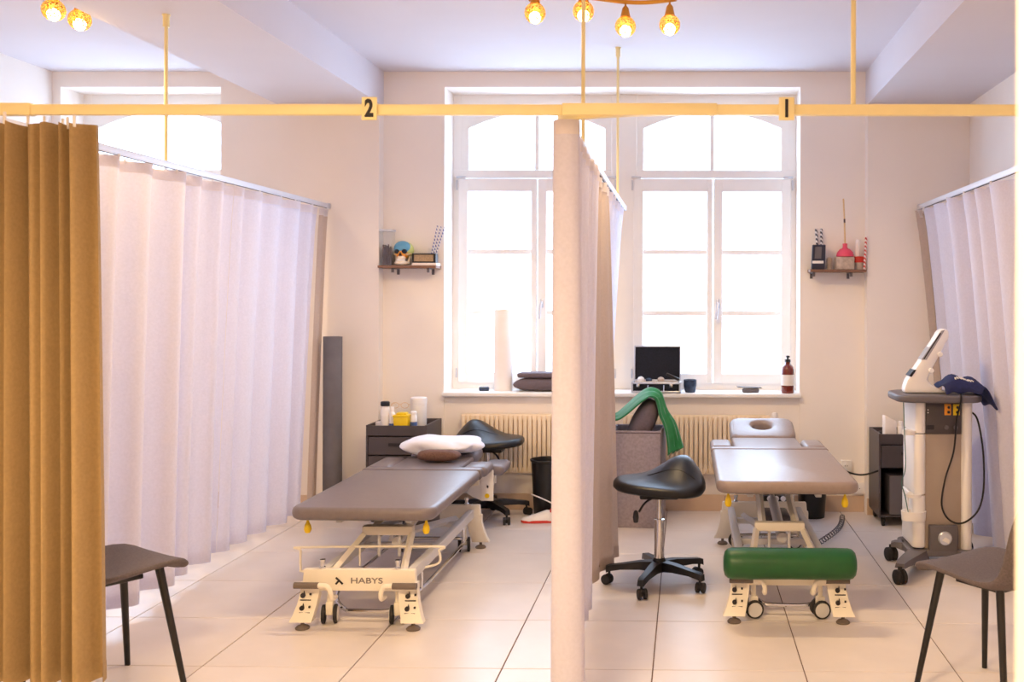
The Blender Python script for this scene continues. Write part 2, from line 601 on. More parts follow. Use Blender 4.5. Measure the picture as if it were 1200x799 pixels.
# ---- windows: fixed frame, arched transom with two panes, two casements of three panes
def arch_outline(x0, x1, zb, zs, zt, n=14):
    pts = [(x0, zb), (x1, zb)]
    for k in range(n + 1):
        t = k / n
        x = x1 + (x0 - x1) * t
        pts.append((x, zs + (zt - zs) * (1 - (2 * t - 1) ** 2)))
    return pts
def window(name, xa, xb):
    """xa..xb = outer edges of the unit in the frame plane"""
    p0, p1 = xa + 0.115, xb - 0.07 if False else xb - 0.115
    f = MB()
    y0, y1 = GY, GY + 0.07
    ZT0, ZT1 = 2.42, TZ
    f.box(xa, xa + 0.06, y0, y1, SZ, ZT1)
    f.box(xb - 0.06, xb, y0, y1, SZ, ZT1)
    f.box(xa, xb, y0 + 0.002, y1, SZ, 0.868)
    f.box(xa, xb, y0 - 0.004, y1, 2.352, ZT0 - 0.01, bev=0.006)
    # transom frame around the arched light: side boards and the arched head
    f.box(xa + 0.05, p0, y0 + 0.004, y1, ZT0 - 0.02, ZT1)
    f.box(p1, xb - 0.05, y0 + 0.004, y1, ZT0 - 0.02, ZT1)
    n = 16
    zs, zt = 2.712, 2.83
    for k in range(n):
        a, b = k / n, (k + 1) / n
        za = zs + (zt - zs) * (1 - (2 * a - 1) ** 2)
        zb_ = zs + (zt - zs) * (1 - (2 * b - 1) ** 2)
        u0, u1 = p0 + (p1 - p0) * a, p0 + (p1 - p0) * b
        f.prism([(u0, za), (u1, zb_), (u1, ZT1), (u0, ZT1)], y0 + 0.004, y1)
    fr = struct(f.build(name, M_WHITE, smooth=False))
    mid = (p0 + p1) / 2
    MB().box(mid - 0.015, mid + 0.015, y0 + 0.01, y1 - 0.005, ZT0 - 0.02, 2.835).build('transom_mullion', M_WHITE, fr, smooth=False)
    for a, b in ((p0, mid), (mid, p1)):
        MB().prism(arch_outline(p0, p1, ZT0 - 0.01, zs, zt) if False else [(a, ZT0 - 0.01), (b, ZT0 - 0.01), (b, zs + (zt - zs) * (1 - (2 * (b - p0) / (p1 - p0) - 1) ** 2)),
                   (a, zs + (zt - zs) * (1 - (2 * (a - p0) / (p1 - p0) - 1) ** 2))] if False else
                   [(a, ZT0 - 0.01), (b, ZT0 - 0.01)] + [(b + (a - b) * k / 8, zs + 0.004 + (zt - zs) * (1 - (2 * ((b + (a - b) * k / 8) - p0) / (p1 - p0) - 1) ** 2)) for k in range(9)],
                   y0 + 0.035, y0 + 0.039).build('transom_pane', M_GLASS, fr, smooth=False)
    # casements
    gap = mid + 0.008
    for s, (a, b) in enumerate(((xa + 0.045, gap - 0.004), (gap + 0.004, xb - 0.045))):
        g0 = p0 if s == 0 else gap + 0.068
        g1 = gap - 0.045 if s == 0 else p1
        c = MB()
        yc0, yc1 = GY - 0.018, GY + 0.05
        zb0, zt0 = 0.866, 2.345
        zg0, zg1 = 0.935, 2.252
        c.box(a, g0, yc0, yc1, zb0, zt0, bev=0.004, seg=1)
        c.box(g1, b, yc0, yc1, zb0, zt0, bev=0.004, seg=1)
        c.box(g0 - 0.002, g1 + 0.002, yc0 + 0.0005, yc1, zb0, zg0)
        c.box(g0 - 0.002, g1 + 0.002, yc0 + 0.0005, yc1, zg1, zt0)
        ca = c.build('casement', M_WHITE, fr, smooth=False)
        zz = [zg0, 1.372, 1.815, zg1]
        for z in zz[1:3]:
            MB().box(g0, g1, yc0 + 0.02, yc0 + 0.05, z - 0.017, z + 0.017).build('glazing_bar', M_WHITE, ca, smooth=False)
        for za, zb_ in zip(zz, zz[1:]):
            MB().box(g0 - 0.003, g1 + 0.003, yc0 + 0.034, yc0 + 0.038, za, zb_).build('pane', M_GLASS, ca, smooth=False)
        hx = xa + 0.035 if s == 0 else xb - 0.035
        h = MB().box(hx - 0.006, hx + 0.006, yc0 - 0.008, yc0 + 0.004, 2.26, 2.335, bev=0.004)
        h.build('hinge', M_ALU, ca)
        h2x = xa + 0.065 if s == 0 else xb - 0.065
        MB().box(h2x - 0.035, h2x + 0.035, yc0 - 0.008, yc0 + 0.004, 2.345, 2.362, bev=0.004).build('hinge', M_ALU, ca)
        MB().box(hx - 0.006, hx + 0.006, yc0 - 0.008, yc0 + 0.004, 0.90, 0.97, bev=0.004).build('hinge', M_ALU, ca)
        if s == 1:
            hm = MB().box(gap + 0.022, gap + 0.048, yc0 - 0.008, yc0, 1.41, 1.475, bev=0.006)
            hm.tube([(gap + 0.035, yc0, 1.445), (gap + 0.035, yc0 - 0.045, 1.445), (gap + 0.033, yc0 - 0.05, 1.43), (gap + 0.022, yc0 - 0.05, 1.33)], 0.009, 8)
            hm.build('handle', M_ALU, ca)
    return fr
window('window_1', -4.415, -3.20)
window('window_2', -1.70, -0.477)
window('window_3', -0.427, 0.80)
struct(MB().box(-0.545, -0.36, GY - 0.012, GY + 0.07, SZ, TZ, bev=0.004, seg=1).build('trim_3', M_WHITE, smooth=False))

# ================================================================== CURTAIN RAILS
FY = 3.30          # front rail
FZ = 2.083
def curve_rail():
    """cross rail of the right bay; bends back into the divider track"""
    m = MB()
    pts = [(XR, FY), (0.0, FY)]
    for k in range(1, 9):
        a = PI / 2 * k / 8
        pts.append((0.0 - 0.435 * math.sin(a), FY + 0.16 * (1 - math.cos(a))))
    outl = []
    for i, p in enumerate(pts):
        a = Vector(pts[max(i - 1, 0)])
        b = Vector(pts[min(i + 1, len(pts) - 1)])
        t = (b - a).normalized()
        outl.append((Vector(p), Vector((-t.y, t.x))))
    prof = [(-0.014, 0), (0.014, 0), (0.014, 0.034), (-0.014, 0.034)]
    rings = [[m.bm.verts.new((p.x + n.x * o, p.y + n.y * o, FZ + z)) for o, z in prof] for p, n in outl]
    for a, b in zip(rings, rings[1:]):
        for k in range(4):
            m.bm.faces.new((a[k], a[(k + 1) % 4], b[(k + 1) % 4], b[k]))
    m.bm.faces.new(rings[0])
    m.bm.faces.new(rings[-1][::-1])
    return m
rail_r = empty('curtain_rail', (0, 0, 0), 0, 'cream curtain rail carrying plaque 1, bending back into the middle divider', 'curtain rail')
curve_rail().build('rail_bar', M_RAIL, rail_r, angle=30)
MB().box(-0.41, 0.10, FY - 0.021, FY - 0.008, FZ - 0.002, FZ + 0.037, bev=0.002).build('rail_connector', M_RAIL, rail_r)
rail_l = empty('curtain_rail', (0, 0, 0), 0, 'cream curtain rail carrying plaque 2, running above the beige curtain', 'curtain rail')
MB().box(XL, -0.412, FY - 0.013, FY + 0.013, FZ, FZ + 0.034, bev=0.002).build('rail_bar', M_RAIL, rail_l)
MB().box(XL, -2.18, FY - 0.019, FY + 0.018, FZ - 0.002, FZ + 0.038, bev=0.002).build('rail_connector', M_RAIL, rail_l)

def hang_post(parent, x, y, z0, z1, m=M_RAIL):
    MB().tube([(x, y, z0), (x, y, z1)], 0.0085, 10).build('ceiling_post', m, parent)
    MB().lathe([(0.015, 0), (0.015, 0.05), (0.019, 0.055), (0.019, 0.06)], (x, y, z1 - 0.06), 12).build('post_socket', m, parent)
hang_post(rail_r, 0.549, FY, FZ + 0.03, CZ)

def track(label, x, y0, y1, z, posts):
    t = empty('divider_track', (0, 0, 0), 0, label, 'curtain track')
    m = MB()
    m.box(x - 0.013, x + 0.013, y0, y1, z, z + 0.03, bev=0.002)
    m.build('track_bar', M_TRACK, t)
    MB().box(x - 0.004, x + 0.004, y0 + 0.01, y1 - 0.01, z - 0.0012, z + 0.001).build('track_slot', M_INK, t)
    MB().box(x - 0.017, x + 0.017, y1 - 0.035, y1, z - 0.004, z + 0.034, bev=0.003).build('end_cap', M_ALU, t)
    for (py, pz) in posts:
        hang_post(t, x, py, z + 0.02, pz, M_RAIL)
    return t
XTL, XTC, XTR = -2.475, -0.435, 1.60
ZT = 2.094
track_l = track('white curtain track running back under the left beam to the pilaster', XTL, FY + 0.014, 6.868, ZT, [(4.711, 2.82)])
track_c = track('white curtain track between the two treatment bays', XTC, FY + 0.178, 6.965, ZT, [(4.19, CZ), (6.30, CZ)])
track_r = track('white curtain track along the right wall bay', XTR, FY + 0.016, 6.868, ZT, [])

# numbered plaques on the front rail
def plaque(n, x, label):
    p = MB().box(-0.0255, 0.0255, -0.004, 0.004, -0.038, 0.038, bev=0.003).build('number_plaque', M_RAIL)
    p.location = (x, FY - 0.026, 2.100)
    tag(p, label, 'sign', 'number plaques on the front rail')
    text_part('numeral', n, M_INK, p, (0, -0.0045, -0.002), (R(90), 0, 0), 0.078, 0.001, 0.0032, 0.72)
plaque('2', -1.045, 'small cream plaque numbered 2 above the head of the left treatment table')
plaque('1', 0.327, 'small cream plaque numbered 1 above the right treatment table')

# ================================================================== CURTAINS
def fold_line(p0, p1, nf, amp, seed, ppf=10, jit=0.35, side=0.0):
    """wavy line from p0 to p1; returns XY points. amplitude towards both sides"""
    rg = random.Random(seed)
    a, b = Vector(p0), Vector(p1)
    d = (b - a)
    n = Vector((d.y, -d.x)).normalized()
    wl = [1 + rg.uniform(-jit, jit) for _ in range(nf)]
    am = [1 + rg.uniform(-jit, jit) for _ in range(nf)]
    sk = [rg.uniform(-0.25, 0.25) for _ in range(nf)]
    tot = sum(wl)
    pts = []
    acc = 0
    for k in range(nf):
        for i in range(ppf):
            u = i / ppf
            t = (acc + wl[k] * u) / tot
            s = math.sin(2 * PI * (u + sk[k] * math.sin(PI * u) * 0.4))
            s = math.copysign(abs(s) ** 0.75, s)
            pts.append(a + d * t + n * (amp * am[k] * s + side))
        acc += wl[k]
    pts.append(b + n * side)
    return pts
def curtain(name, label, top, bot, zt, zb, material, group, nv=14, sag=None, hem=True, tape=True, gl_every=10, glide_z=ZT):
    root = empty(name, (0, 0, 0), 0, label, 'curtain', group)
    n = len(top)
    def row(v):
        e = v ** 0.8
        return [(top[i].x * (1 - e) + bot[i].x * e, top[i].y * (1 - e) + bot[i].y * e, zt + (zb - zt) * v + (0 if sag is None else sag * math.sin(i * 0.7) * (1 - v))) for i in range(n)]
    rows = [row(k / nv) for k in range(nv + 1)]
    MB().grid(rows).build('cloth', material, root, angle=80)
    if hem:
        m = MB()
        v0 = 1 - 0.06 / (zt - zb)
        off = 0.0025
        hrows = [[(x + off, y - off, z) for x, y, z in row(v)] for v in (v0, (v0 + 1) / 2, 1.0)]
        m.grid(hrows)
        m.build('hem', material, root, angle=80)
    if tape:
        v1 = 0.05 / (zt - zb)
        m = MB()
        m.grid([[(x + 0.003, y - 0.003, z + 0.001) for x, y, z in row(v)] for v in (0, v1 / 2, v1)])
        m.build('heading_tape', M_TAPE, root, angle=80)
    g0 = None
    for i in range(0, n, gl_every):
        x, y, z = rows[0][i]
        if g0 is None:
            g0 = MB().box(-0.004, 0.004, -0.004, 0.004, -0.012, glide_z - zt - 0.002, bev=0.001, seg=1).build('glider', M_WPLAST, root, smooth=False)
            g0.location = (x, y, z)
        else:
            child_copy(g0, root, (x, y, z))
    return root
GC = 'lilac white divider curtains'
# beige curtain hanging from the front rail, left
bt = fold_line((-2.75, FY), (-1.968, FY), 14, 0.034, 8, 12, 0.6)
bb = fold_line((-2.75, FY - 0.02), (-1.928, FY - 0.02), 14, 0.046, 8, 12, 0.6)
curtain('beige_curtain', 'thick beige curtain hanging in deep folds from the front rail', bt, bb, FZ - 0.030, 0.20, M_BEIGE, None, nv=18, glide_z=FZ, sag=0.004, tape=False)
# left divider: two panels
curtain('divider_curtain', 'lilac white curtain panel behind the left grey chair, nearest on its track',
        fold_line((XTL, 3.98), (XTL, 5.43), 6, 0.036, 11, 16), fold_line((-2.56, 3.98), (-2.57, 5.43), 6, 0.070, 11, 16), 2.082, 0.08, M_CURT, GC)
curtain('divider_curtain', 'lilac white curtain panel on the left track reaching the grey mat roll',
        fold_line((XTL, 5.435), (XTL, 6.66), 5, 0.034, 13, 16), fold_line((-2.57, 5.436), (-2.53, 6.52), 5, 0.058, 13, 16), 2.082, 0.08, M_CURT, GC)
e = fold_line((XTL, 6.70), (XTL + 0.015, 6.82), 1, 0.026, 15)
e2 = fold_line((-2.51, 6.58), (-2.51, 6.74), 1, 0.026, 16)
curtain('divider_curtain', 'narrow taupe curtain fold closing the left track by the pilaster', e, e2, 2.082, 0.08, M_BACK, GC)
# middle divider: the near panel ends in a broad flat fold that faces the doorway
def vpts(l):
    return [Vector(p) for p in l]
near_t = vpts([(-0.40, 3.56), (-0.445, 3.47), (-0.456, 3.40), (-0.445, 3.372), (-0.42, 3.364), (-0.395, 3.364), (-0.372, 3.374), (-0.366, 3.40), (-0.385, 3.47), (-0.41, 3.54)]) + fold_line((-0.42, 3.60), (-0.435, 4.92), 7, 0.026, 21, 14)
near_b = vpts([(-0.40, 3.56), (-0.445, 3.47), (-0.458, 3.40), (-0.446, 3.362), (-0.42, 3.352), (-0.385, 3.355), (-0.350, 3.368), (-0.340, 3.40), (-0.37, 3.48), (-0.42, 3.55)]) + fold_line((-0.43, 3.60), (-0.47, 4.88), 7, 0.034, 21, 14)
curtain('divider_curtain', 'lilac white curtain panel with a broad pale end fold between the two bays', near_t, near_b, FZ - 0.002, 0.08, M_CURT, GC, glide_z=FZ)
curtain('divider_curtain', 'short lilac curtain panel in mid divider flaring out towards the front stool',
        fold_line((-0.455, 4.96), (-0.425, 5.42), 2, 0.020, 23, 14), fold_line((-0.47, 4.93), (-0.365, 5.46), 2, 0.022, 24, 14), 2.082, 0.065, M_BACK, GC)
curtain('divider_curtain', 'white curtain panel at window end of the middle divider',
        fold_line((-0.44, 5.47), (-0.435, 6.80), 6, 0.018, 25, 14), fold_line((-0.57, 5.56), (-0.55, 6.76), 6, 0.018, 26, 14), 2.082, 0.065, M_CURT, GC)
# right divider
curtain('divider_curtain', 'lilac white curtain behind the grey therapy device on the right track',
        fold_line((XTR + 0.01, 4.10), (XTR, 6.72), 9, 0.034, 31, 16), fold_line((1.80, 4.08), (1.80, 6.70), 9, 0.058, 31, 16), 2.082, 0.08, M_CURT, GC)
curtain('divider_curtain', 'narrow taupe curtain fold at the wall end of right track',
        fold_line((XTR - 0.005, 6.75), (XTR - 0.03, 6.85), 1, 0.018, 33), fold_line((1.78, 6.75), (1.77, 6.85), 1, 0.012, 34), 2.082, 0.10, M_BACK, GC)

# ================================================================== CEILING LAMPS
def spotlight_bar(loc, rz, spots, label, pw):
    """wavy bar with hanging speckled globes, each with a lit bulb"""
    root = empty('spotlight_bar', loc, rz, label, 'ceiling lamp', 'ceiling lamps with globe shades')
    xs = [s[0] for s in spots]
    x0, x1 = min(xs) - 0.03, max(xs) + 0.03
    def by(x):
        return -0.055 * math.sin((x - x0) / (x1 - x0) * 2 * PI)
    pts = [(x0 + (x1 - x0) * k / 24, by(x0 + (x1 - x0) * k / 24), -0.115) for k in range(25)]
    MB().tube(pts, 0.011, 8).build('bar', M_GOLD, root)
    c = (x0 + x1) / 2
    MB().lathe([(0.06, -0.028), (0.062, -0.02), (0.062, 0.0)], (c, 0, 0), 24).tube([(c, 0, -0.02), (c, by(c), -0.115)], 0.01, 8).build('ceiling_rose', M_GOLD, root)
    for (x, drop) in spots:
        y = by(x)
        a = MB().tube([(x, y, -0.115), (x, y, -0.125 - drop)], 0.005, 8)
        a.lathe([(0.008, 0.055), (0.016, 0.045), (0.026, 0.0), (0.022, -0.004)], (x, y, -0.17 - drop), 16)
        sk = a.build('spot', M_GOLD, root)
        zc = -0.215 - drop
        prof = [(0.052 * math.sin(t), 0.052 * math.cos(t)) for t in [R(26 + k * (126 / 10)) for k in range(11)]]
        MB2 = MB()
        seg = 24
        rings = [[MB2.bm.verts.new((x + r * math.cos(2 * PI * k / seg), y + r * math.sin(2 * PI * k / seg), zc + h)) for k in range(seg)] for r, h in prof]
        for p_, q_ in zip(rings, rings[1:]):
            for k in range(seg):
                MB2.bm.faces.new((p_[k], p_[(k + 1) % seg], q_[(k + 1) % seg], q_[k]))
        MB2.build('lamp_shade', M_SPECK, sk)
        MB().ball((x, y, zc - 0.022), 0.029).build('bulb', M_BULB, sk)
        l = bpy.data.lights.new('bulb_light', 'SPOT')      # the shade sends the light downwards
        l.energy = pw
        l.spot_size = R(168)
        l.spot_blend = 0.6
        l.color = LAMP_COLOR
        l.shadow_soft_size = 0.05
        lo = bpy.data.objects.new('bulb_light', l)
        COL.objects.link(lo)
        lo.parent = root
        lo.location = (x, y, zc - 0.105)
    return root
spotlight_bar((-0.42, 4.9, CZ), 0, [(-0.325, -0.028), (-0.085, -0.030), (0.115, 0.022), (0.335, 0.022)],
              'ceiling spotlight bar with four lit speckled globes above middle curtain', LAMP_W)
spotlight_bar((-2.96, 4.44, CZ), R(82), [(-0.3, 0), (-0.1, 0), (0.215, 0.02), (0.335, 0.035)],
              'lit ceiling spotlight bar left of the beam above the beige curtain', LAMP_W * 0.5)
spotlight_bar((-1.15, 0.7, CZ), R(10), [(-0.33, 0), (-0.1, 0), (0.12, 0), (0.34, 0)],
              'lit ceiling spotlight bar in the entrance zone near the doorway', LAMP_W * 3.2)

# ================================================================== TREATMENT TABLES
def treatment_table(x, yfeet, ztop, xoff, yoff, label, tilt, wheel_yaw, vinyl, arms, wire):
    b = empty('treatment_table', (x, yfeet, 0), 0, label, 'treatment table', 'treatment tables in the bays')
    # --- end frames: panel with two splayed legs, front and rear
    def end_frame(yc, s, nm):
        p = MB()
        p.prism([(-0.235, 0.165), (0.235, 0.165), (0.255, 0.20), (0.25, 0.262), (-0.25, 0.262), (-0.255, 0.20)], yc - 0.018, yc + 0.018, 'XZ', bev=0.006)
        pn = p.build(nm, M_STEEL, b)
        for sx in (-1, 1):
            l = MB()
            # curved plate: leans outward and away from the frame towards the floor
            prof = [(0.0, 0.205, 0.185, 0.262), (0.0, 0.16, 0.178, 0.262), (-0.012, 0.11, 0.185, 0.272), (-0.028, 0.06, 0.195, 0.288), (-0.038, 0.036, 0.20, 0.300)]
            rows_f, rows_b = [], []
            for (dy, z, xi, xo) in prof:
                rows_f.append([(sx * xi, yc + s * dy - 0.02 * 1, z), (sx * (xi + xo) / 2, yc + s * dy - 0.022, z), (sx * xo, yc + s * dy - 0.02, z)])
                rows_b.append([(sx * xi, yc + s * dy + 0.02, z), (sx * (xi + xo) / 2, yc + s * dy + 0.022, z), (sx * xo, yc + s * dy + 0.02, z)])
            l.grid(rows_f)
            l.grid([r[::-1] for r in rows_b])
            for cidx in (0, 2):
                l.grid([[rf[cidx], rb[cidx]] for rf, rb in zip(rows_f, rows_b)])
            l.grid([rows_f[0], rows_b[0]])
            l.grid([rows_f[-1], rows_b[-1]])
            bmesh.ops.remove_doubles(l.bm, verts=l.bm.verts, dist=1e-5)
            lg = l.build('leg', M_STEEL, b)
            fx = sx * 0.248
            ft = MB().lathe([(0.030, 0.0), (0.032, 0.006), (0.024, 0.014), (0.012, 0.018), (0.008, 0.02), (0.008, 0.04)], (fx, yc + s * -0.03, 0), 18)
            ft.build('levelling_foot', M_GRIP, lg)
            if s > 0:
                for zz in (0.148, 0.095):
                    dyy = -0.0215 - (0.008 if zz > 0.12 else 0.02)
                    d = MB()
                    oc = [(0.011 * math.cos(a), 0.011 * math.sin(a)) for a in [R(70 + k * 40) for k in range(9)]] + [(0.006, 0.022)]
                    cx = sx * 0.235 - 0.012
                    d.prism([(cx + u, zz + v) for u, v in oc], yc + dyy - 0.004, yc + dyy + 0.004, 'XZ')
                    d.box(cx + 0.03, cx + 0.038, yc + dyy - 0.004, yc + dyy + 0.004, zz + 0.002, zz + 0.01)
                    d.box(cx - 0.012, cx + 0.036, yc + dyy - 0.003, yc + dyy + 0.003, zz - 0.022, zz - 0.018)
                    d.build('pictogram', M_INK, lg, smooth=False)
            MB().lathe([(0.014, 0), (0.014, 0.012), (0.009, 0.014), (0.009, 0.028), (0.013, 0.03), (0.013, 0.044)], (sx * 0.17, yc, 0.258), 14).build('adjusting_screw', M_CHROME, b)
        return pn
    front = end_frame(0.0, 1, 'front_panel')
    end_frame(1.40, -1, 'rear_panel')
    text_part('lettering', 'HABYS', M_GREYINK, front, (0.035, -0.0195, 0.212), (R(90), 0, 0), 0.036, 0.0008, 0.0004, 1.35)
    lg = MB()
    for (a, c) in (((-0.103, 0.226), (-0.072, 0.197)), ((-0.09, 0.212), (-0.103, 0.197))):
        lg.tube([(a[0], -0.0195, a[1]), (c[0], -0.0195, c[1])], 0.0045, 6)
    lg.build('emblem', M_INK, front)
    # --- side rails and lift
    for sx in (-1, 1):
        MB().box(sx * 0.20 - 0.018, sx * 0.20 + 0.018, 0.015, 1.385, 0.185, 0.235, bev=0.004).build('side_rail', M_STEELW, b)
    MB().box(-0.125, 0.125, 0.40, 0.45, 0.315, 0.36, bev=0.008).build('crossbar', M_STEEL, b)
    for sx in (-1, 1):
        MB().tube([(sx * 0.085, 0.43, 0.34), (sx * 0.075, 0.98, ztop - 0.10)], 0.02, 4).build('lift_arm', M_STEEL, b)
        MB().tube([(sx * 0.115, 0.425, 0.325), (sx * 0.165, 0.10, 0.215)], 0.017, 4).build('lower_arm', M_STEEL, b)
        MB().tube([(sx * 0.10, 0.44, 0.33), (sx * 0.13, 1.30, 0.20)], 0.019, 4).build('rear_arm', M_STEELW, b)
        MB().tube([(sx * 0.05, 0.44, 0.32), (sx * 0.05, 0.44, 0.205)], 0.008, 8).build('stay_rod', M_STEELW, b)
    for cy_ in (0.64, 1.12):
        MB().box(-0.19, 0.19, cy_ - 0.02, cy_ + 0.02, 0.195, 0.225, bev=0.004).build('cross_member', M_STEELW, b)
    MB().tube([(0.02, 0.50, 0.26), (0.02, 1.02, 0.345)], 0.028, 12).tube([(0.02, 1.0, 0.342), (0.02, 1.3, 0.39)], 0.014, 10).build('actuator', M_STEELW, b)
    MB().box(-0.06, 0.10, 0.86, 1.06, 0.235, 0.30, bev=0.015).build('motor_housing', M_MIDGREY, b)
    # --- chrome foot-control loop close to the floor
    loop = smooth_path([(-0.09, 0.09, 0.045), (0.10, 0.09, 0.045), (0.15, 0.14, 0.07), (0.195, 0.32, 0.085), (0.20, 0.8, 0.085), (0.195, 1.22, 0.085), (0.15, 1.30, 0.085),
                        (-0.15, 1.30, 0.085), (-0.195, 1.22, 0.085), (-0.20, 0.8, 0.085), (-0.195, 0.32, 0.085), (-0.15, 0.14, 0.07), (-0.09, 0.09, 0.045)], 4)
    MB().tube(loop[:-1], 0.0095, 8, closed=True).build('foot_control_loop', M_CHROME, b)
    for sx in (-1, 1):
        MB().tube([(sx * 0.198, 0.30, 0.085), (sx * 0.198, 0.30, 0.19)], 0.007, 8).tube([(sx * 0.198, 1.20, 0.085), (sx * 0.198, 1.20, 0.19)], 0.007, 8).build('loop_hanger', M_CHROME, b)
    # --- pedals with grey grips
    for sx in (-1, 1):
        pth = smooth_path([(sx * 0.11, 0.0, 0.135), (sx * 0.11, -0.045, 0.14), (sx * 0.112, -0.062, 0.17), (sx * 0.125, -0.066, 0.198), (sx * 0.155, -0.066, 0.203), (sx * 0.27, -0.066, 0.203)], 5)
        pd = MB().tube(pth, 0.011, 10).build('pedal_arm', M_STEEL, b)
        MB().lathe([(0.0, 0.165 * 1), (0.0145, 0.165), (0.0145, 0.272), (0.0, 0.272)] if sx > 0 else [(0.0, -0.272), (0.0145, -0.272), (0.0145, -0.165), (0.0, -0.165)], (0, -0.066, 0.203), 12, 'X').build('pedal_grip', M_GRIP, pd)
    # --- casters
    for (cx, cy) in ((-0.155, 0.05), (0.155, 0.05), (-0.17, 1.34), (0.17, 1.34)):
        ca = MB().tube([(0, 0, 0.06), (0, 0, 0.18)], 0.012, 8).box(-0.016, 0.016, -0.02, 0.02, 0.04, 0.10, bev=0.006).build('caster_fork', M_STEEL, b)
        ca.location = (cx, cy, 0)
        ca.rotation_euler = (0, 0, wheel_yaw)
        for sy in (-1, 1):
            wl = MB().lathe([(0.034, -0.009), (0.042, -0.006), (0.042, 0.006), (0.034, 0.009)], (sy * 0.026, 0, 0.042), 24, 'X').build('wheel', M_RUBBER, ca)
        for sy in (-1, 1):
            MB().lathe([(0.0, sy * 0.0372), (0.033, sy * 0.0372), (0.034, sy * 0.032), (0.0, sy * 0.032)], (0, 0, 0.042), 20, 'X').build('wheel_cover', M_STEELW, ca)
    # --- top
    th = 0.062
    z0, z1 = ztop - th, ztop
    W = 0.345
    y0 = yoff
    MB().pad(round_rect(xoff - W, xoff + W, y0, y0 + 1.065, 0.075, 6, (1, 1, .25, .25)), z0, z1, 0.026).build('leg_section', vinyl, b)
    MB().box(xoff - 0.25, xoff + 0.25, y0 + 0.12, y0 + 1.0, z0 - 0.02, z0 + 0.004, bev=0.003).build('top_board', M_DKGREY, b)
    for sx in (-1, 1):
        MB().box(xoff + sx * 0.17 - 0.015, xoff + sx * 0.17 + 0.015, y0 + 0.2, y0 + 1.5, z0 - 0.05, z0 - 0.018, bev=0.003).build('top_frame_rail', M_STEELW, b)
    ya = y0 + 1.078
    cw = 0.205
    # body section: full width strip, then narrow between the armrests
    o = [(xoff - W, ya), (xoff + W, ya), (xoff + W, ya + 0.07), (xoff + W - 0.02, ya + 0.085), (xoff + cw, ya + 0.09), (xoff + cw, ya + 0.46), (xoff - cw, ya + 0.46), (xoff - cw, ya + 0.09), (xoff - W + 0.02, ya + 0.085), (xoff - W, ya + 0.07)]
    MB().pad(o, z0, z1, 0.018).build('body_section', vinyl, b)
    for (ax0, ax1, ay0, ay1, dz, rz) in arms:
        a = MB().pad(round_rect(-(ax1 - ax0) / 2, (ax1 - ax0) / 2, 0, ay1 - ay0, 0.035, 5), 0, 0.062, 0.027).build('armrest', vinyl, b)
        a.location = (xoff + (ax0 + ax1) / 2, ya + ay0, z0 + dz)
        a.rotation_euler = (0, 0, rz)
        MB().tube([(0, 0.1, -0.06), (0, 0.1, 0.01)], 0.01, 8).tube([(0, 0.1, -0.055), (-math.copysign(0.1, ax0 + ax1), 0.1, -0.055)], 0.01, 8).build('armrest_bracket', M_STEEL, a)
    # headrest with face hole, tilted
    h = MB()
    nseg = 40
    outer = round_rect(-0.21, 0.21, 0.0, 0.31, 0.07, 9)
    cxh, cyh = 0.0, 0.185
    def ray_outer(a):
        # distance from hole centre to the outline in direction a
        best = 1.0
        d = Vector((math.cos(a), math.sin(a)))
        for i in range(len(outer)):
            p, q = Vector(outer[i]) - Vector((cxh, cyh)), Vector(outer[(i + 1) % len(outer)]) - Vector((cxh, cyh))
            e_ = q - p
            den = d.x * e_.y - d.y * e_.x
            if abs(den) < 1e-9:
                continue
            t = (p.x * e_.y - p.y * e_.x) / den
            u = (p.x * d.y - p.y * d.x) / den
            if t > 0 and -1e-6 <= u <= 1 + 1e-6:
                best = min(best, t)
        return best
    hx_, hy_ = 0.062, 0.055
    lay = []
    tk = 0.075
    for k in range(5):
        a = PI / 2 * k / 4
        lay.append(('o', 0.028 * (1 - math.sin(a)), 0.028 * (1 - math.cos(a))))
    for k in range(5):
        a = PI / 2 * k / 4
        lay.append(('o', 0.028 * (1 - math.cos(a)), tk - 0.028 * (1 - math.sin(a))))
    for k in range(5):
        a = PI / 2 * k / 4
        lay.append(('i', 0.03 * (1 - math.sin(a)), tk - 0.03 * (1 - math.cos(a))))
    lay.append(('i', 0.0, 0.0))
    rings = []
    for kind_, off, z in lay:
        ring = []
        for k in range(nseg):
            a = 2 * PI * k / nseg
            if kind_ == 'o':
                r_ = ray_outer(a) - off
                ring.append(h.bm.verts.new((cxh + r_ * math.cos(a), cyh + r_ * math.sin(a), z)))
            else:
                ring.append(h.bm.verts.new((cxh + (hx_ + off) * math.cos(a), cyh + (hy_ + off) * math.sin(a), z)))
        rings.append(ring)
    rings.append(rings[0])
    for a_, b_ in zip(rings, rings[1:]):
        for k in range(nseg):
            h.bm.faces.new((a_[k], a_[(k + 1) % nseg], b_[(k + 1) % nseg], b_[k]))
    hd = h.build('headrest', vinyl, b, angle=60)
    hd.location = (xoff, ya + 0.47, z0 - 0.004)
    hd.rotation_euler = (tilt, 0, 0)
    MB().box(-0.12, 0.12, -0.12, 0.2, -0.025, -0.004, bev=0.004).build('headrest_bracket', M_STEELW, hd)
    # yellow release levers under the corners
    for sx in (-1, 1):
        lx, ly = xoff + sx * 0.285, y0 + 0.10
        yl = MB().lathe([(0.0, -0.05), (0.012, -0.046), (0.018, -0.03), (0.015, -0.012), (0.007, 0.006), (0.005, 0.016), (0.0, 0.017)], (lx, ly, z0 - 0.03), 14).build('release_lever', M_YELLOW, b)
        MB().tube([(lx, ly, z0 - 0.015), (lx - sx * 0.015, ly + 0.02, z0 + 0.01)], 0.003, 6).build('lever_rod', M_CHROME, yl)
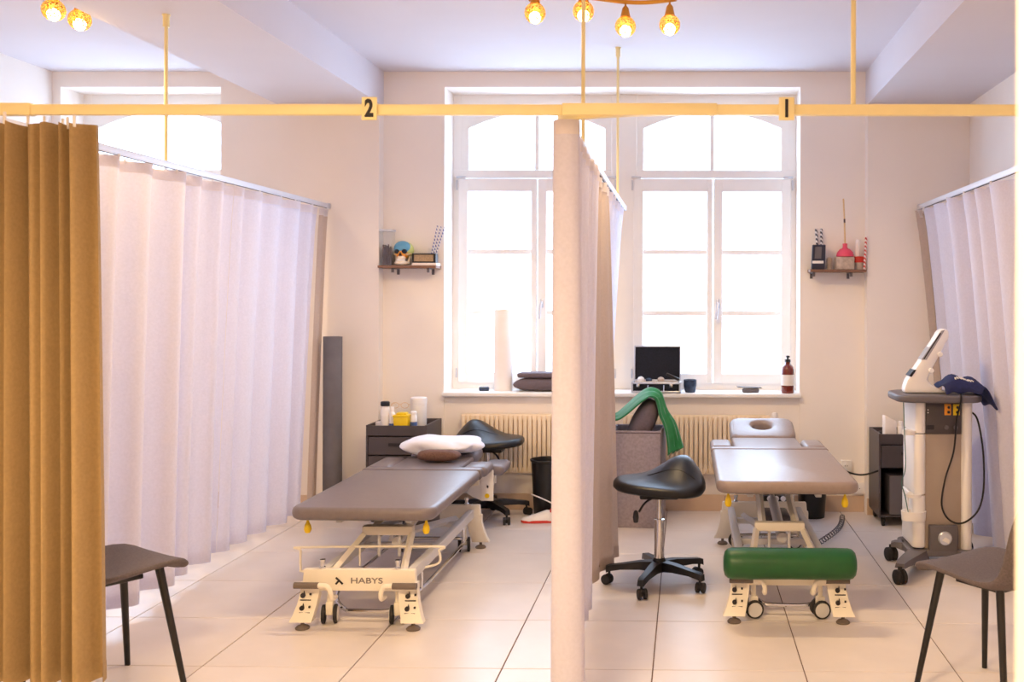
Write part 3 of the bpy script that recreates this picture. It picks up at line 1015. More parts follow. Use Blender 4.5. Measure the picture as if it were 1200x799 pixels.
    if wire:
        wp = [(-0.37, 0.30, 0.165), (-0.385, 0.30, 0.18), (-0.385, 0.30, 0.265), (-0.372, 0.30, 0.28), (0.26, 0.30, 0.288), (0.28, 0.30, 0.27), (0.28, 0.30, 0.21)]
        MB().tube(smooth_path([(-0.20, 0.28, 0.16)] + wp + [(0.20, 0.28, 0.19)], 4), 0.006, 8).build('wire_rail', M_STEEL, b)
        for pz in ((-0.10, 0.205), (0.12, 0.205)):
            MB().tube([(pz[0], 0.30, pz[1] - 0.01), (pz[0], 0.30, 0.285)], 0.005, 6).build('wire_rail_stay', M_STEEL, b)
    return b
table_r = treatment_table(0.4725, 4.597, 0.600, 0.022, 0.195, 'taupe treatment table with tilted face-hole headrest behind the green bolster', R(17), R(10) + PI / 2,
                          M_BEDGREY, [(-0.345, -0.215, 0.085, 0.36, 0.004, 0), (0.215, 0.345, 0.085, 0.36, 0.004, 0)], False)
table_l = treatment_table(-1.4585, 4.461, 0.490, -0.065, 0.195, 'grey treatment table with white pillow at its head, left bay', R(3), R(12),
                          M_BEDGREY2, [(-0.36, -0.215, 0.10, 0.48, -0.004, 0), (0.21, 0.36, 0.10, 0.33, -0.004, 0), (0.25, 0.40, 0.42, 0.70, -0.05, 0)], True)
# white bracket plates with a sticker under the head of the left table
pl = MB().prism([(0.13, 0.30), (0.20, 0.37), (0.24, 0.44), (0.285, 0.44), (0.285, 0.26), (0.22, 0.255), (0.17, 0.275)], 1.56, 1.566, 'XZ', bev=0.001)
bp_ = pl.build('bracket_plate', M_WPLAST, table_l, smooth=False)
bs = MB().box(0.225, 0.30, 1.545, 1.551, 0.255, 0.44, bev=0.001)
bp2 = bs.build('bracket_plate', M_WPLAST, table_l, smooth=False)
MB().lathe([(0.014, 0), (0.014, 0.002)], (0.262, 1.542, 0.285), 16, 'Y').build('yellow_sticker', M_YELLOW, bp2)
MB().prism([(0.256, 0.355), (0.272, 0.342), (0.268, 0.33), (0.258, 0.338), (0.262, 0.35)], 1.542, 1.545, 'XZ').build('pictogram', M_INK, bp2, smooth=False)

# green bolster lying on the pedals of the right table
bol = MB()
prof = [(0.0, -0.298), (0.03, -0.298), (0.052, -0.292), (0.064, -0.28), (0.069, -0.262), (0.0705, -0.2), (0.069, 0.0), (0.0705, 0.2), (0.069, 0.262), (0.064, 0.28), (0.052, 0.292), (0.03, 0.298), (0.0, 0.298)]
bol.lathe(prof, (0, 0, 0), 32, 'X')
bo = bol.build('bolster', M_GREEN, loc=(0.472, 4.470, 0.2885))
tag(bo, 'green vinyl bolster roll lying across the foot of the right treatment table', 'bolster')
bo.location = (0.470, 4.497, 0.288)

# white pillow and brown plush cushion on the left table
def blob_pillow(cx, cy, cz, rx, ry, rz, seed, noise=0.12, pw=2.6, nu=36, nv=18):
    rg = random.Random(seed)
    ph = [rg.uniform(0, 2 * PI) for _ in range(6)]
    m = MB()
    rows = []
    for j in range(nv + 1):
        v = -PI / 2 + PI * j / nv
        row = []
        for i in range(nu):
            u = 2 * PI * i / nu
            def sp(c, e): return math.copysign(abs(c) ** e, c)
            x = sp(math.cos(u), 2 / pw) * sp(math.cos(v), 0.55)
            y = sp(math.sin(u), 2 / pw) * sp(math.cos(v), 0.55)
            z = sp(math.sin(v), 1.1)
            k = 1 + noise * (math.sin(5 * u + ph[0]) * math.cos(3 * v + ph[1]) * 0.5 + math.sin(9 * u + ph[2]) * 0.25)
            z2 = z * (1 + noise * 2 * math.sin(3 * u + ph[3]) * math.cos(v))
            row.append((cx + rx * x * k, cy + ry * y * k, cz + rz * z2))
        row.append(row[0])
        rows.append(row)
    m.grid(rows)
    bmesh.ops.remove_doubles(m.bm, verts=m.bm.verts, dist=1e-5)
    return m
pm = blob_pillow(0, 0, 0, 0.245, 0.17, 0.05, 4, 0.16, 3.2, 60, 26)
p = pm.build('pillow', M_WCLOTH, angle=70, loc=(-1.525, 6.23, 0.560))
tag(p, 'crumpled white pillow at the head of the left treatment table', 'pillow')
pm = blob_pillow(0, 0, 0, 0.130, 0.055, 0.033, 9, 0.05, 3.4)
p = pm.build('cushion', M_BROWN, angle=70, loc=(-1.485, 5.985, 0.531))
tag(p, 'small brown plush cushion in front of the white pillow', 'cushion')

# ================================================================== SADDLE STOOLS
def saddle_stool(x, y, rz_base, seat_z, label, mirror, seat_rz):
    st = empty('saddle_stool', (x, y, 0), 0, label, 'stool', 'black saddle stools')
    # five arms with casters
    for k in range(5):
        a = rz_base + 2 * PI * k / 5
        am = MB()
        rows = []
        for (r_, zt_, zb_, hw) in ((0.025, 0.125, 0.075, 0.032), (0.10, 0.122, 0.082, 0.026), (0.20, 0.108, 0.08, 0.021), (0.255, 0.102, 0.072, 0.020), (0.275, 0.095, 0.064, 0.018)):
            rows.append([(r_, -hw, zb_), (r_, -hw * 0.8, zt_), (r_, hw * 0.8, zt_), (r_, hw, zb_), (r_, -hw, zb_)])
        am.grid(rows)
        am.add([rows[-1][0], rows[-1][1], rows[-1][2], rows[-1][3]], [(0, 1, 2, 3)])
        bmesh.ops.remove_doubles(am.bm, verts=am.bm.verts, dist=1e-5)
        ao = am.build('base_arm', M_BLACK, st)
        ao.rotation_euler = (0, 0, a)
        cs = MB().tube([(0, 0, 0.03), (0, 0, 0.075)], 0.007, 8)
        for sy in (-1, 1):
            cs.lathe([(0.0, -0.009), (0.022, -0.009), (0.026, -0.006), (0.026, 0.006), (0.022, 0.009), (0.0, 0.009)], (0.012, sy * 0.015, 0.026), 16, 'Y')
        cs.lathe([(0.0, -0.006), (0.020, -0.006), (0.020, 0.006), (0.0, 0.006)], (0.010, 0, 0.032), 12, 'Y')
        co = cs.build('caster', M_RUBBER, ao)
        co.location = (0.258, 0, 0)
        co.rotation_euler = (0, 0, k * 1.3 + 0.6)
    MB().lathe([(0.036, 0.07), (0.040, 0.09), (0.036, 0.125), (0.028, 0.14)], (0, 0, 0), 20).build('hub', M_BLACK, st)
    MB().lathe([(0.026, 0.135), (0.026, 0.335), (0.022, 0.338)], (0, 0, 0), 20).lathe([(0.029, 0.33), (0.029, 0.34), (0.02, 0.342)], (0, 0, 0), 20).build('column', M_CHROME, st)
    MB().lathe([(0.015, 0.33), (0.015, seat_z - 0.04)], (0, 0, 0), 16).build('gas_lift', M_CHROME, st)
    sg = -1 if mirror else 1
    piv = MB().box(-0.10, 0.10, -0.07, 0.07, seat_z - 0.05, seat_z - 0.005, bev=0.01)
    pv = piv.build('seat_mechanism', M_BLACK, st)
    lv = MB().tube(smooth_path([(-0.02 * sg, -0.05, seat_z - 0.035), (-0.07 * sg, -0.09, seat_z - 0.06), (-0.10 * sg, -0.12, seat_z - 0.10)], 4), 0.006, 8)
    lv.lathe([(0.0, -0.04), (0.012, -0.035), (0.016, -0.01), (0.012, 0.015), (0.006, 0.025)], (-0.115 * sg, -0.13, seat_z - 0.115), 12)
    lv.build('lever', M_BLACK, st)
    # saddle: superellipse footprint; low rim, a broad cantle rising at the back towards one side
    nu, nr = 56, 18
    def height(u, v):
        g = math.exp(-((u - 0.50) / (0.62 if u < 0.50 else 0.42)) ** 2)
        t = min(1.0, max(0.0, (v + 0.85) / 1.35))
        t = t * t * (3 - 2 * t)
        return 0.128 * g * t + 0.012 * (1 - g) - 0.018 * v * v
    A_, B_ = 0.238, 0.190
    tops, bots = [], []
    for j in range(nr + 1):
        q = j / nr
        e_ = 1 - (1 - q) ** 1.6
        rt, rb_ = [], []
        for i in range(nu):
            a = 2 * PI * i / nu
            cu, sv = math.cos(a), math.sin(a)
            ru = math.copysign(abs(cu) ** 0.85, cu) * e_
            rv = math.copysign(abs(sv) ** 0.85, sv) * e_
            edge = -0.022 * max(0, (q - 0.72) / 0.28) ** 2
            hh = height(ru, rv)
            droop = -0.030 * max(0.0, ru) ** 2
            rt.append((sg * ru * A_, rv * B_, seat_z + 0.040 + hh + edge + droop))
            rb_.append((sg * ru * A_ * 0.95, rv * B_ * 0.95, seat_z - 0.006 + droop + (0.5 * hh * max(0, (q - 0.6) / 0.4))))
        rt.append(rt[0])
        rb_.append(rb_[0])
        tops.append(rt)
        bots.append(rb_)
    s = MB()
    s.grid(tops)
    s.grid(bots)
    mid_ = [((p_[0] + q_[0]) / 2 * 1.03, (p_[1] + q_[1]) / 2 * 1.03, (p_[2] + q_[2]) / 2) for p_, q_ in zip(tops[-1], bots[-1])]
    s.grid([tops[-1], mid_, bots[-1]])
    bmesh.ops.remove_doubles(s.bm, verts=s.bm.verts, dist=1e-5)
    so = s.build('seat', M_LEATHER, st, angle=60)
    so.rotation_euler = (0, 0, seat_rz)
    # stitched seam below the raised back
    sm = []
    for k in range(25):
        u = -0.25 + 1.05 * k / 24
        v = -0.12 - 0.22 * max(0, u) ** 2
        sm.append((sg * u * A_, v * B_, seat_z + 0.0405 + height(u, v) - 0.030 * max(0.0, u) ** 2))
    MB().tube(sm, 0.0022, 5).build('seam', M_BLACK, so)
    return st
saddle_stool(-0.135, 5.16, R(-108), 0.50, 'black saddle stool standing by the right treatment table', False, R(-6))
saddle_stool(-1.325, 6.700, R(20), 0.495, 'black saddle stool behind the left treatment table, before radiator', True, R(4))

# ================================================================== WAITING CHAIRS
def shell_chair(x, y, face, label):
    c = empty('shell_chair', (x, y, 0), face, label, 'chair', 'grey upholstered shell chairs')
    # local: +Y is the way the chair faces; shell = seat curving up into the back
    prof = [  # (y, z, half width)
        (0.235, 0.435, 0.150), (0.225, 0.452, 0.185), (0.19, 0.462, 0.212), (0.10, 0.462, 0.225), (0.0, 0.452, 0.228), (-0.08, 0.445, 0.226),
        (-0.14, 0.452, 0.224), (-0.185, 0.475, 0.222), (-0.215, 0.52, 0.222), (-0.235, 0.58, 0.225), (-0.25, 0.66, 0.222), (-0.268, 0.74, 0.205), (-0.28, 0.79, 0.17), (-0.285, 0.81, 0.12)]
    n = 12
    top, bot = [], []
    for i, (py, pz, hw) in enumerate(prof):
        a = prof[max(i - 1, 0)]
        b2 = prof[min(i + 1, len(prof) - 1)]
        t = Vector((b2[0] - a[0], b2[1] - a[1])).normalized()
        nn = Vector((t.y, -t.x))     # points to the sitter's side
        if nn.y < 0 and i < 7:
            nn = -nn
        rt, rb_ = [], []
        for k in range(n + 1):
            u = -1 + 2 * k / n
            dish = 0.028 * abs(u) ** 2.4 * (1.0 if i > 1 else 0.3)
            thick = 0.042 * (1 - 0.55 * abs(u) ** 3)
            px = hw * u
            cy, cz = py + nn.x * dish, pz + nn.y * dish
            rt.append((px, cy + nn.x * thick * 0.5, cz + nn.y * thick * 0.5))
            rb_.append((px * 0.985, cy - nn.x * thick * 0.5, cz - nn.y * thick * 0.5))
        top.append(rt)
        bot.append(rb_)
    m = MB()
    m.grid(top)
    m.grid(bot)
    m.grid([top[0], bot[0]])
    m.grid([top[-1], bot[-1]])
    m.grid([[a[0] for a in top], [a[0] for a in bot]])
    m.grid([[a[-1] for a in top], [a[-1] for a in bot]])
    bmesh.ops.remove_doubles(m.bm, verts=m.bm.verts, dist=1e-5)
    so = m.build('shell', M_CHAIR, c, angle=70)
    sub = so.modifiers.new('smooth', 'SUBSURF')
    sub.levels = sub.render_levels = 1
    MB().box(-0.10, 0.10, -0.10, 0.10, 0.418, 0.436, bev=0.004).build('seat_frame', M_LEGB, c)
    for sx in (-1, 1):
        for sy in (-1, 1):
            MB().tube([(sx * 0.132, sy * 0.132 + 0.01, 0.452), (sx * 0.205, sy * 0.20, 0.0)], 0.013, 12, radii=[0.0155, 0.0105]).build('leg', M_LEGB, c)
    return c
shell_chair(1.155, 3.745, R(36), 'grey fabric shell chair on black legs beside the doorway edge, right')
shell_chair(-2.176, 3.70, R(-33), 'grey fabric shell chair on black legs half hidden behind the beige curtain')

# ================================================================== RADIATORS
def radiator(x0, x1, label):
    r = empty('radiator', (x0, 6.928, 0), 0, label, 'radiator', 'cream column radiators under the windows')
    n = int((x1 - x0) / 0.033)
    f0 = None
    for k in range(n):
        if f0 is None:
            f0 = MB().box(-0.0138, 0.0138, -0.026, 0.026, 0.27, 0.665, bev=0.007, seg=2).build('fin', M_RAD, r)
            f0.location = (0.017, 0, 0)
        else:
            child_copy(f0, r, (0.017 + 0.033 * k, 0, 0))
    L = n * 0.033
    MB().box(0, L, -0.018, 0.022, 0.63, 0.672, bev=0.008).build('top_header', M_RAD, r)
    MB().box(0, L, -0.018, 0.022, 0.262, 0.302, bev=0.008).build('bottom_header', M_RAD, r)
    MB().tube([(L - 0.01, 0, 0.65), (L + 0.03, 0, 0.65)], 0.012, 10).lathe([(0.018, 0), (0.02, 0.02), (0.02, 0.05), (0.014, 0.06)], (L + 0.035, 0, 0.632), 14).build('valve', M_WPLAST, r)
    MB().tube([(0.05, 0.02, 0.28), (0.05, 0.052, 0.28)], 0.01, 8).tube([(L - 0.05, 0.02, 0.28), (L - 0.05, 0.052, 0.28)], 0.01, 8).build('wall_bracket', M_RAD, r)
    return r
radiator(-1.56, -0.56, 'cream column radiator under the left window, behind the rear stool')
radiator(-0.44, 0.60, 'cream column radiator under the right window, behind the right table')

# ================================================================== TROLLEYS
def drawer_trolley(x0, x1, y0, y1, zt, label, open_front=False):
    t = empty('drawer_trolley', ((x0 + x1) / 2, (y0 + y1) / 2, 0), 0, label, 'trolley', 'dark grey drawer trolleys')
    hw, hd = (x1 - x0) / 2, (y1 - y0) / 2
    zb = 0.065
    tw = 0.012
    b = MB()
    b.box(-hw, -hw + tw, -hd, hd, zb, zt)
    b.box(hw - tw, hw, -hd, hd, zb, zt)
    b.box(-hw + tw, hw - tw, hd - tw, hd, zb, zt - 0.0005)
    b.box(-hw + tw, hw - tw, -hd + 0.002, hd - tw, zb, zb + tw)
    b.box(-hw + tw, hw - tw, -hd + 0.001, hd - tw, zt - 0.055, zt - 0.045)
    b.box(-hw + tw, hw - tw, -hd, -hd + tw, zt - 0.068, zt - 0.003)
    body = b.build('body', M_DKGREY, t, smooth=False)
    z = zt - 0.075
    hs = [0.125, 0.125, 0.14, 0.14] if not open_front else [0.15]
    for h in hs:
        if z - h < zb + 0.01:
            h = z - zb - 0.012
            if h < 0.04:
                break
        d = MB().box(-hw + tw + 0.004, hw - tw - 0.004, -hd - 0.006, -hd + 0.02, z - h + 0.006, z - 0.002, bev=0.003, seg=1).build('drawer_front', M_DKGREY, t, smooth=False)
        MB().box(-0.05, 0.05, -hd - 0.011, -hd - 0.005, z - 0.062, z - 0.042, bev=0.002).build('recessed_pull', M_INK, d, smooth=False)
        z -= h
    if open_front:
        MB().box(-hw + 0.07, hw - tw - 0.012, -hd - 0.004, hd - 0.05, zb + 0.016, z - 0.05, bev=0.004).build('lower_box', M_MIDGREY, t, smooth=False)
    for sx in (-1, 1):
        for sy in (-1, 1):
            MB().lathe([(0.0, -0.01), (0.024, -0.01), (0.027, -0.006), (0.027, 0.006), (0.024, 0.01), (0.0, 0.01)], (sx * (hw - 0.035), sy * (hd - 0.035), 0.027), 18, 'X').box(sx * (hw - 0.035) - 0.013, sx * (hw - 0.035) + 0.013, sy * (hd - 0.035) - 0.012, sy * (hd - 0.035) + 0.012, 0.035, 0.068).build('caster', M_RUBBER, t)
    return t
TLZ = 0.64
drawer_trolley(-2.10, -1.70, 6.53, 6.93, TLZ, 'dark grey drawer trolley carrying a yellow container, left of the rear stool')
TRZ = 0.605
drawer_trolley(1.255, 1.64, 6.50, 6.85, TRZ, 'dark grey trolley with open lower shelf behind the therapy device', True)

def bottle(name, x, y, z, r, h, neck, cap_h, mbody, mcap, label, cat='bottle', group=None, band=None, seg=20):
    b = empty(name, (x, y, z), 0, label, cat, group)
    MB().lathe([(0.0, 0), (r * 0.92, 0), (r, 0.006), (r, h * 0.80), (r * 0.9, h * 0.88), (neck, h * 0.95), (neck, h)], (0, 0, 0), seg).build('body', mbody, b)
    MB().lathe([(neck * 1.25, 0), (neck * 1.25, cap_h * 0.85), (neck * 1.05, cap_h), (0, cap_h)], (0, 0, h - 0.006), seg).build('cap', mcap, b)
    if band:
        bm_, z0, z1 = band
        MB().lathe([(r + 0.0008, z0), (r + 0.0008, z1)], (0, 0, 0), seg).build('label', bm_, b)
    return b
TSH = TLZ - 0.044     # tray floor of the left trolley
GB = 'bottles and jars on the left trolley'
bottle('lotion_bottle', -1.995, 6.60, TSH, 0.030, 0.170, 0.024, 0.030, M_WPLAST, M_BLACK, 'white lotion bottle with black cap on the left trolley', group=GB, band=(M_LABEL, 0.03, 0.10))
bottle('spray_bottle', -1.945, 6.59, TSH, 0.020, 0.135, 0.010, 0.03, M_WPLAST, M_WPLAST, 'slim white bottle between black-capped bottle and yellow container', group=GB, band=(M_BLUEINK, 0.03, 0.05))
bottle('small_bottle', -1.805, 6.60, TSH, 0.022, 0.115, 0.016, 0.02, M_WPLAST, M_WPLAST, 'short white bottle right of the yellow container on left trolley', group=GB, band=(M_BLUEINK, 0.02, 0.06))
cj = empty('wipes_canister', (-1.820, 6.78, TSH), 0, 'tall white canister with screw lid at the back of the left trolley', 'canister', GB)
MB().lathe([(0.0, 0), (0.05, 0), (0.053, 0.006), (0.053, 0.155), (0.05, 0.158)], (0, 0, 0), 24).build('body', M_WPLAST, cj)
MB().lathe([(0.055, 0.158), (0.055, 0.20), (0.05, 0.205), (0.0, 0.205)], (0, 0, 0), 24).build('lid', M_WPLAST, cj)
yc = empty('sharps_container', (-1.880, 6.60, TSH), 0, 'yellow plastic container with lid on the left trolley', 'container', GB)
MB().prism([(-0.044, 0), (0.044, 0), (0.05, 0.095), (-0.05, 0.095)], -0.045, 0.045, 'XZ', bev=0.006).build('body', M_YELLOW, yc)
MB().box(-0.053, 0.053, -0.048, 0.048, 0.093, 0.108, bev=0.004).box(-0.035, 0.035, -0.03, 0.03, 0.105, 0.122, bev=0.008).build('lid', M_YELLOW, yc)
gl = empty('eyeglasses', (-1.945, 6.80, TSH), 0, 'thin wire eyeglasses behind the yellow container on the left trolley', 'glasses')
for sx in (-1, 1):
    MB().tube([(sx * 0.033 + 0.026 * math.cos(2 * PI * k / 16), -0.03, 0.15 + 0.019 * math.sin(2 * PI * k / 16)) for k in range(16)], 0.0017, 5, closed=True).build('lens_rim', M_STICK, gl)
    MB().tube([(sx * 0.06, -0.03, 0.155), (sx * 0.062, 0.05, 0.155), (sx * 0.062, 0.09, 0.14)], 0.0016, 5).build('temple', M_STICK, gl)
MB().tube([(-0.007, -0.03, 0.155), (0, -0.03, 0.159), (0.007, -0.03, 0.155)], 0.0016, 5).build('bridge', M_STICK, gl)
MB().lathe([(0.0, 0), (0.045, 0), (0.045, 0.12), (0.0, 0.12)], (0, 0.03, 0), 20).build('case', M_CLEAR, gl)
ph = MB().box(-0.035, 0.035, -0.07, 0.07, 0, 0.012, bev=0.004).build('phone', M_BLACK, loc=(-1.665 - 0.01, 6.46 + 0.12, TSH + 0.028), rot=(R(4), 0, R(-20)))
ph.location = (-1.762, 6.70, TSH + 0.001)
ph.rotation_euler = (0, 0, R(-12))
tag(ph, 'black mobile phone lying in the tray of the left trolley', 'phone')
bx = MB().box(-0.04, 0.04, -0.03, 0.03, 0, 0.05, bev=0.004).build('tissue_pack', M_PAPER, loc=(-2.04, 6.68, TSH), rot=(0, 0, R(10)))
tag(bx, 'small white paper pack at the left corner of the left trolley', 'pack')

# right trolley items
TSR = TRZ - 0.042
tb = MB().prism([(-0.042, 0), (0.042, 0), (0.04, 0.12), (0.015, 0.128), (-0.04, 0.16)], -0.03, 0.03, 'XZ', bev=0.01).build('paper_bag', M_PAPER, loc=(1.335, 6.56, TSR), rot=(0, 0, R(8)))
tag(tb, 'white folded paper bag on the right trolley', 'bag')
bottle('pump_bottle', 1.405, 6.545, TSR, 0.022, 0.095, 0.012, 0.03, M_WPLAST, M_WPLAST, 'short white bottle beside the paper bag on right trolley', group='bottles on the right trolley')
bottle('dark_bottle', 1.442, 6.56, TSR, 0.012, 0.075, 0.010, 0.02, M_BLACK, M_BLACK, 'tiny black bottle on the right trolley', group='bottles on the right trolley')
bottle('clear_bottle', 1.485, 6.56, TSR, 0.024, 0.085, 0.014, 0.02, M_CLEAR, M_WPLAST, 'clear small bottle with white cap on the right trolley', group='bottles on the right trolley')
bottle('tall_bottle', 1.560, 6.62, TSR, 0.040, 0.20, 0.022, 0.04, M_WPLAST, M_WPLAST, 'tall white bottle behind the device column on the right trolley', group='bottles on the right trolley')
cap_ = MB().ball((0, 0, 0.02), 0.028, 0.028, 0.022).build('black_lens_cap', M_BLACK, loc=(1.30, 6.66, TSR))
tag(cap_, 'round black knob-like lid at the back left of right trolley', 'lid')

# ================================================================== THERAPY DEVICE
dv = empty('therapy_device', (1.415, 5.62, 0), 0, 'grey and white therapy device tower on casters beside the right curtain', 'medical device')
MB().pad(round_rect(-0.265, 0.205, -0.22, 0.17, 0.10, 6), 0.918, 0.958, 0.012).build('tabletop', M_MIDGREY, dv)
MB().box(-0.105, 0.10, -0.125, 0.14, 0.10, 0.918, bev=0.004).build('column_body', M_PANEL, dv)
MB().box(-0.10, 0.095, -0.134, -0.12, 0.74, 0.915, bev=0.003).build('control_panel', M_DKGREY, dv)
cp = dv.children[-1]
for k, xx in enumerate((0.018, 0.066)):
    MB().box(xx - 0.018, xx + 0.018, -0.139, -0.132, 0.845, 0.905, bev=0.002).lathe([(0.008, -0.144), (0.008, -0.138)], (xx - 0.004, 0, 0.888), 12, 'Y').build('yellow_connector', M_YELLOW if k else mat('orange_plastic', S(232, 150, 30), 0.4), cp)
    c2 = cp.children[-1]
    MB().lathe([(0.0075, -0.147), (0.0075, -0.139)], (xx + 0.004, 0, 0.888), 12, 'Y').lathe([(0.0075, -0.147), (0.0075, -0.139)], (xx + 0.004, 0, 0.862), 12, 'Y').build('jack', M_INK, cp)
MB().box(-0.092, -0.086, -0.137, -0.133, 0.87, 0.876).box(-0.092, -0.086, -0.137, -0.133, 0.855, 0.861).build('indicator', M_LABEL, cp, smooth=False)
MB().box(-0.095, -0.055, -0.137, -0.133, 0.765, 0.79, bev=0.002).build('power_switch', M_INK, cp, smooth=False)
for xx in (0.012, 0.062):
    MB().lathe([(0.012, -0.14), (0.012, -0.133)], (xx, 0, 0.778), 14, 'Y').build('port', M_MIDGREY, cp)
# white side columns, the left one with holder rings
def half_col(x0, x1, z0, z1, nm):
    return MB().pad(round_rect(x0, x1, -0.15, 0.15, 0.03, 6), z0, z1, 0.006).build(nm, M_WPLAST, dv)
half_col(-0.160, -0.100, 0.745, 0.918, 'side_column')
half_col(-0.166, -0.100, 0.41, 0.740, 'side_column')
half_col(-0.172, -0.100, 0.12, 0.405, 'side_column')
half_col(0.095, 0.155, 0.10, 0.918, 'side_column')
def ring_holder(x, y, z, r, h):
    m = MB()
    n = 20
    rings = []
    for (rr, zz) in ((r, z), (r + 0.004, z + h), (r - 0.006, z + h), (r - 0.008, z + 0.004)):
        rings.append([(x + rr * math.cos(2 * PI * k / n), y + rr * 0.8 * math.sin(2 * PI * k / n), zz) for k in range(n + 1)])
    m.grid(rings)
    return m
ring_holder(-0.19, -0.12, 0.735, 0.035, 0.025).build('holder_ring', M_WPLAST, dv)
ring_holder(-0.165, -0.13, 0.27, 0.065, 0.05).build('holder_ring', M_WPLAST, dv)
ring_holder(-0.165, -0.13, 0.395, 0.045, 0.02).build('holder_ring', M_WPLAST, dv)
pd_ = MB().pad(round_rect(-0.085, 0.075, -0.16, -0.12, 0.012, 4), 0.10, 0.245, 0.010).build('lower_socket', M_MIDGREY, dv)
MB().lathe([(0.0, -0.170), (0.032, -0.170), (0.038, -0.164), (0.040, -0.158)], (0.0, 0, 0.175), 24, 'Y').build('silver_disc', M_ALU, pd_)
MB().prism([(-0.02, 0.168), (0.018, 0.150), (0.022, 0.17), (0.0, 0.185)], -0.173, -0.169, 'XZ').build('symbol', M_LABEL, pd_, smooth=False)
# base with four arms on casters
MB().pad(round_rect(-0.20, 0.17, -0.16, 0.16, 0.04, 5), 0.075, 0.112, 0.008).build('base_plate', M_MIDGREY, dv)
for (ax, ay) in ((-0.30, -0.42), (0.22, -0.42), (-0.25, 0.05), (0.22, 0.22)):
    m = MB()
    sx, sy = ax * 0.45, ay * 0.30
    rows = []
    for t_, hw, zt_, zb_ in ((0, 0.06, 0.108, 0.06), (0.5, 0.048, 0.112, 0.07), (0.85, 0.036, 0.112, 0.085), (1.0, 0.028, 0.105, 0.082)):
        cx, cy = sx + (ax - sx) * t_, sy + (ay - sy) * t_
        d = Vector((ax - sx, ay - sy)).normalized()
        nn = Vector((-d.y, d.x))
        rows.append([(cx + nn.x * hw, cy + nn.y * hw, zb_), (cx + nn.x * hw * 0.8, cy + nn.y * hw * 0.8, zt_), (cx - nn.x * hw * 0.8, cy - nn.y * hw * 0.8, zt_), (cx - nn.x * hw, cy - nn.y * hw, zb_), (cx + nn.x * hw, cy + nn.y * hw, zb_)])
    m.grid(rows)
    m.add(rows[-1][:4], [(0, 1, 2, 3)])
    ar = m.build('base_arm', M_MIDGREY, dv)
    cs = MB()
    for s_ in (-1, 1):
        cs.lathe([(0.0, -0.012), (0.032, -0.012), (0.038, -0.008), (0.038, 0.008), (0.032, 0.012), (0.0, 0.012)], (s_ * 0.016, 0, 0.038), 20, 'X')
    cs.tube([(0, 0, 0.04), (0, 0, 0.09)], 0.012, 8)
    c_ = cs.build('caster', M_RUBBER, ar)
    c_.location = (ax, ay, 0)
    c_.rotation_euler = (0, 0, 0.35)
# cables of the device
def cable(name, pts, r, material, parent):
    return MB().tube(smooth_path(pts, 6), r, 6).build(name, material, parent)
cable('power_cable', [(0.065, -0.30 + 0.07, 0.97), (0.063, -0.235, 0.93), (0.06, -0.165, 0.82), (0.045, -0.16, 0.65), (0.0, -0.16, 0.50), (-0.02, -0.165, 0.36), (0.02, -0.17, 0.28), (0.09, -0.18, 0.265), (0.17, -0.18, 0.33), (0.205, -0.17, 0.45), (0.205, -0.16, 0.65), (0.185, -0.12, 0.82), (0.155, -0.08, 0.86)], 0.0052, M_BLACK, dv)
cable('thin_wire', [(-0.222, -0.13, 0.918), (-0.22, -0.15, 0.75), (-0.216, -0.16, 0.56), (-0.235, -0.15, 0.48), (-0.215, -0.15, 0.40), (-0.20, -0.17, 0.30)], 0.0028, M_TEAL, dv)
cable('white_wire', [(-0.19, -0.13, 0.40), (-0.205, -0.16, 0.33), (-0.20, -0.17, 0.30)], 0.004, M_WPLAST, dv)

# handpiece standing on the tabletop
hp = empty('handpiece', (1.255, 5.58, 0.9595), 0, 'white angled handpiece standing on the therapy device tabletop', 'handpiece')
MB().prism([(-0.045, 0.0), (0.19, 0.0), (0.15, 0.02), (0.10, 0.05), (0.082, 0.075), (0.115, 0.15), (0.155, 0.225), (0.20, 0.31), (0.198, 0.345), (0.175, 0.358), (0.145, 0.345), (0.09, 0.25), (0.02, 0.145), (-0.03, 0.075), (-0.046, 0.03)], -0.045, 0.045, 'XZ', bev=0.012).build('body', M_WPLAST, hp)
MB().prism([(0.045, 0.185), (0.155, 0.346), (0.175, 0.350), (0.075, 0.185)], -0.047, 0.047, 'XZ', bev=0.001).build('display', M_SCREEN, hp, smooth=False)
MB().prism([(0.056, 0.19), (0.148, 0.335), (0.153, 0.330), (0.062, 0.188)], -0.0485, 0.0485, 'XZ').build('display_bar', M_INK, hp, smooth=False)
MB().prism([(-0.022, 0.095), (0.005, 0.13), (0.018, 0.128), (-0.008, 0.09)], -0.0475, 0.0475, 'XZ').build('button', M_INK, hp, smooth=False)
for (bx_, bz_) in ((0.10, 0.125), (0.148, 0.215)):
    MB().lathe([(0.0, -0.056), (0.012, -0.056), (0.015, -0.05), (0.015, -0.04)], (bx_, 0, bz_), 14, 'Y').build('knob', M_WPLAST, hp)

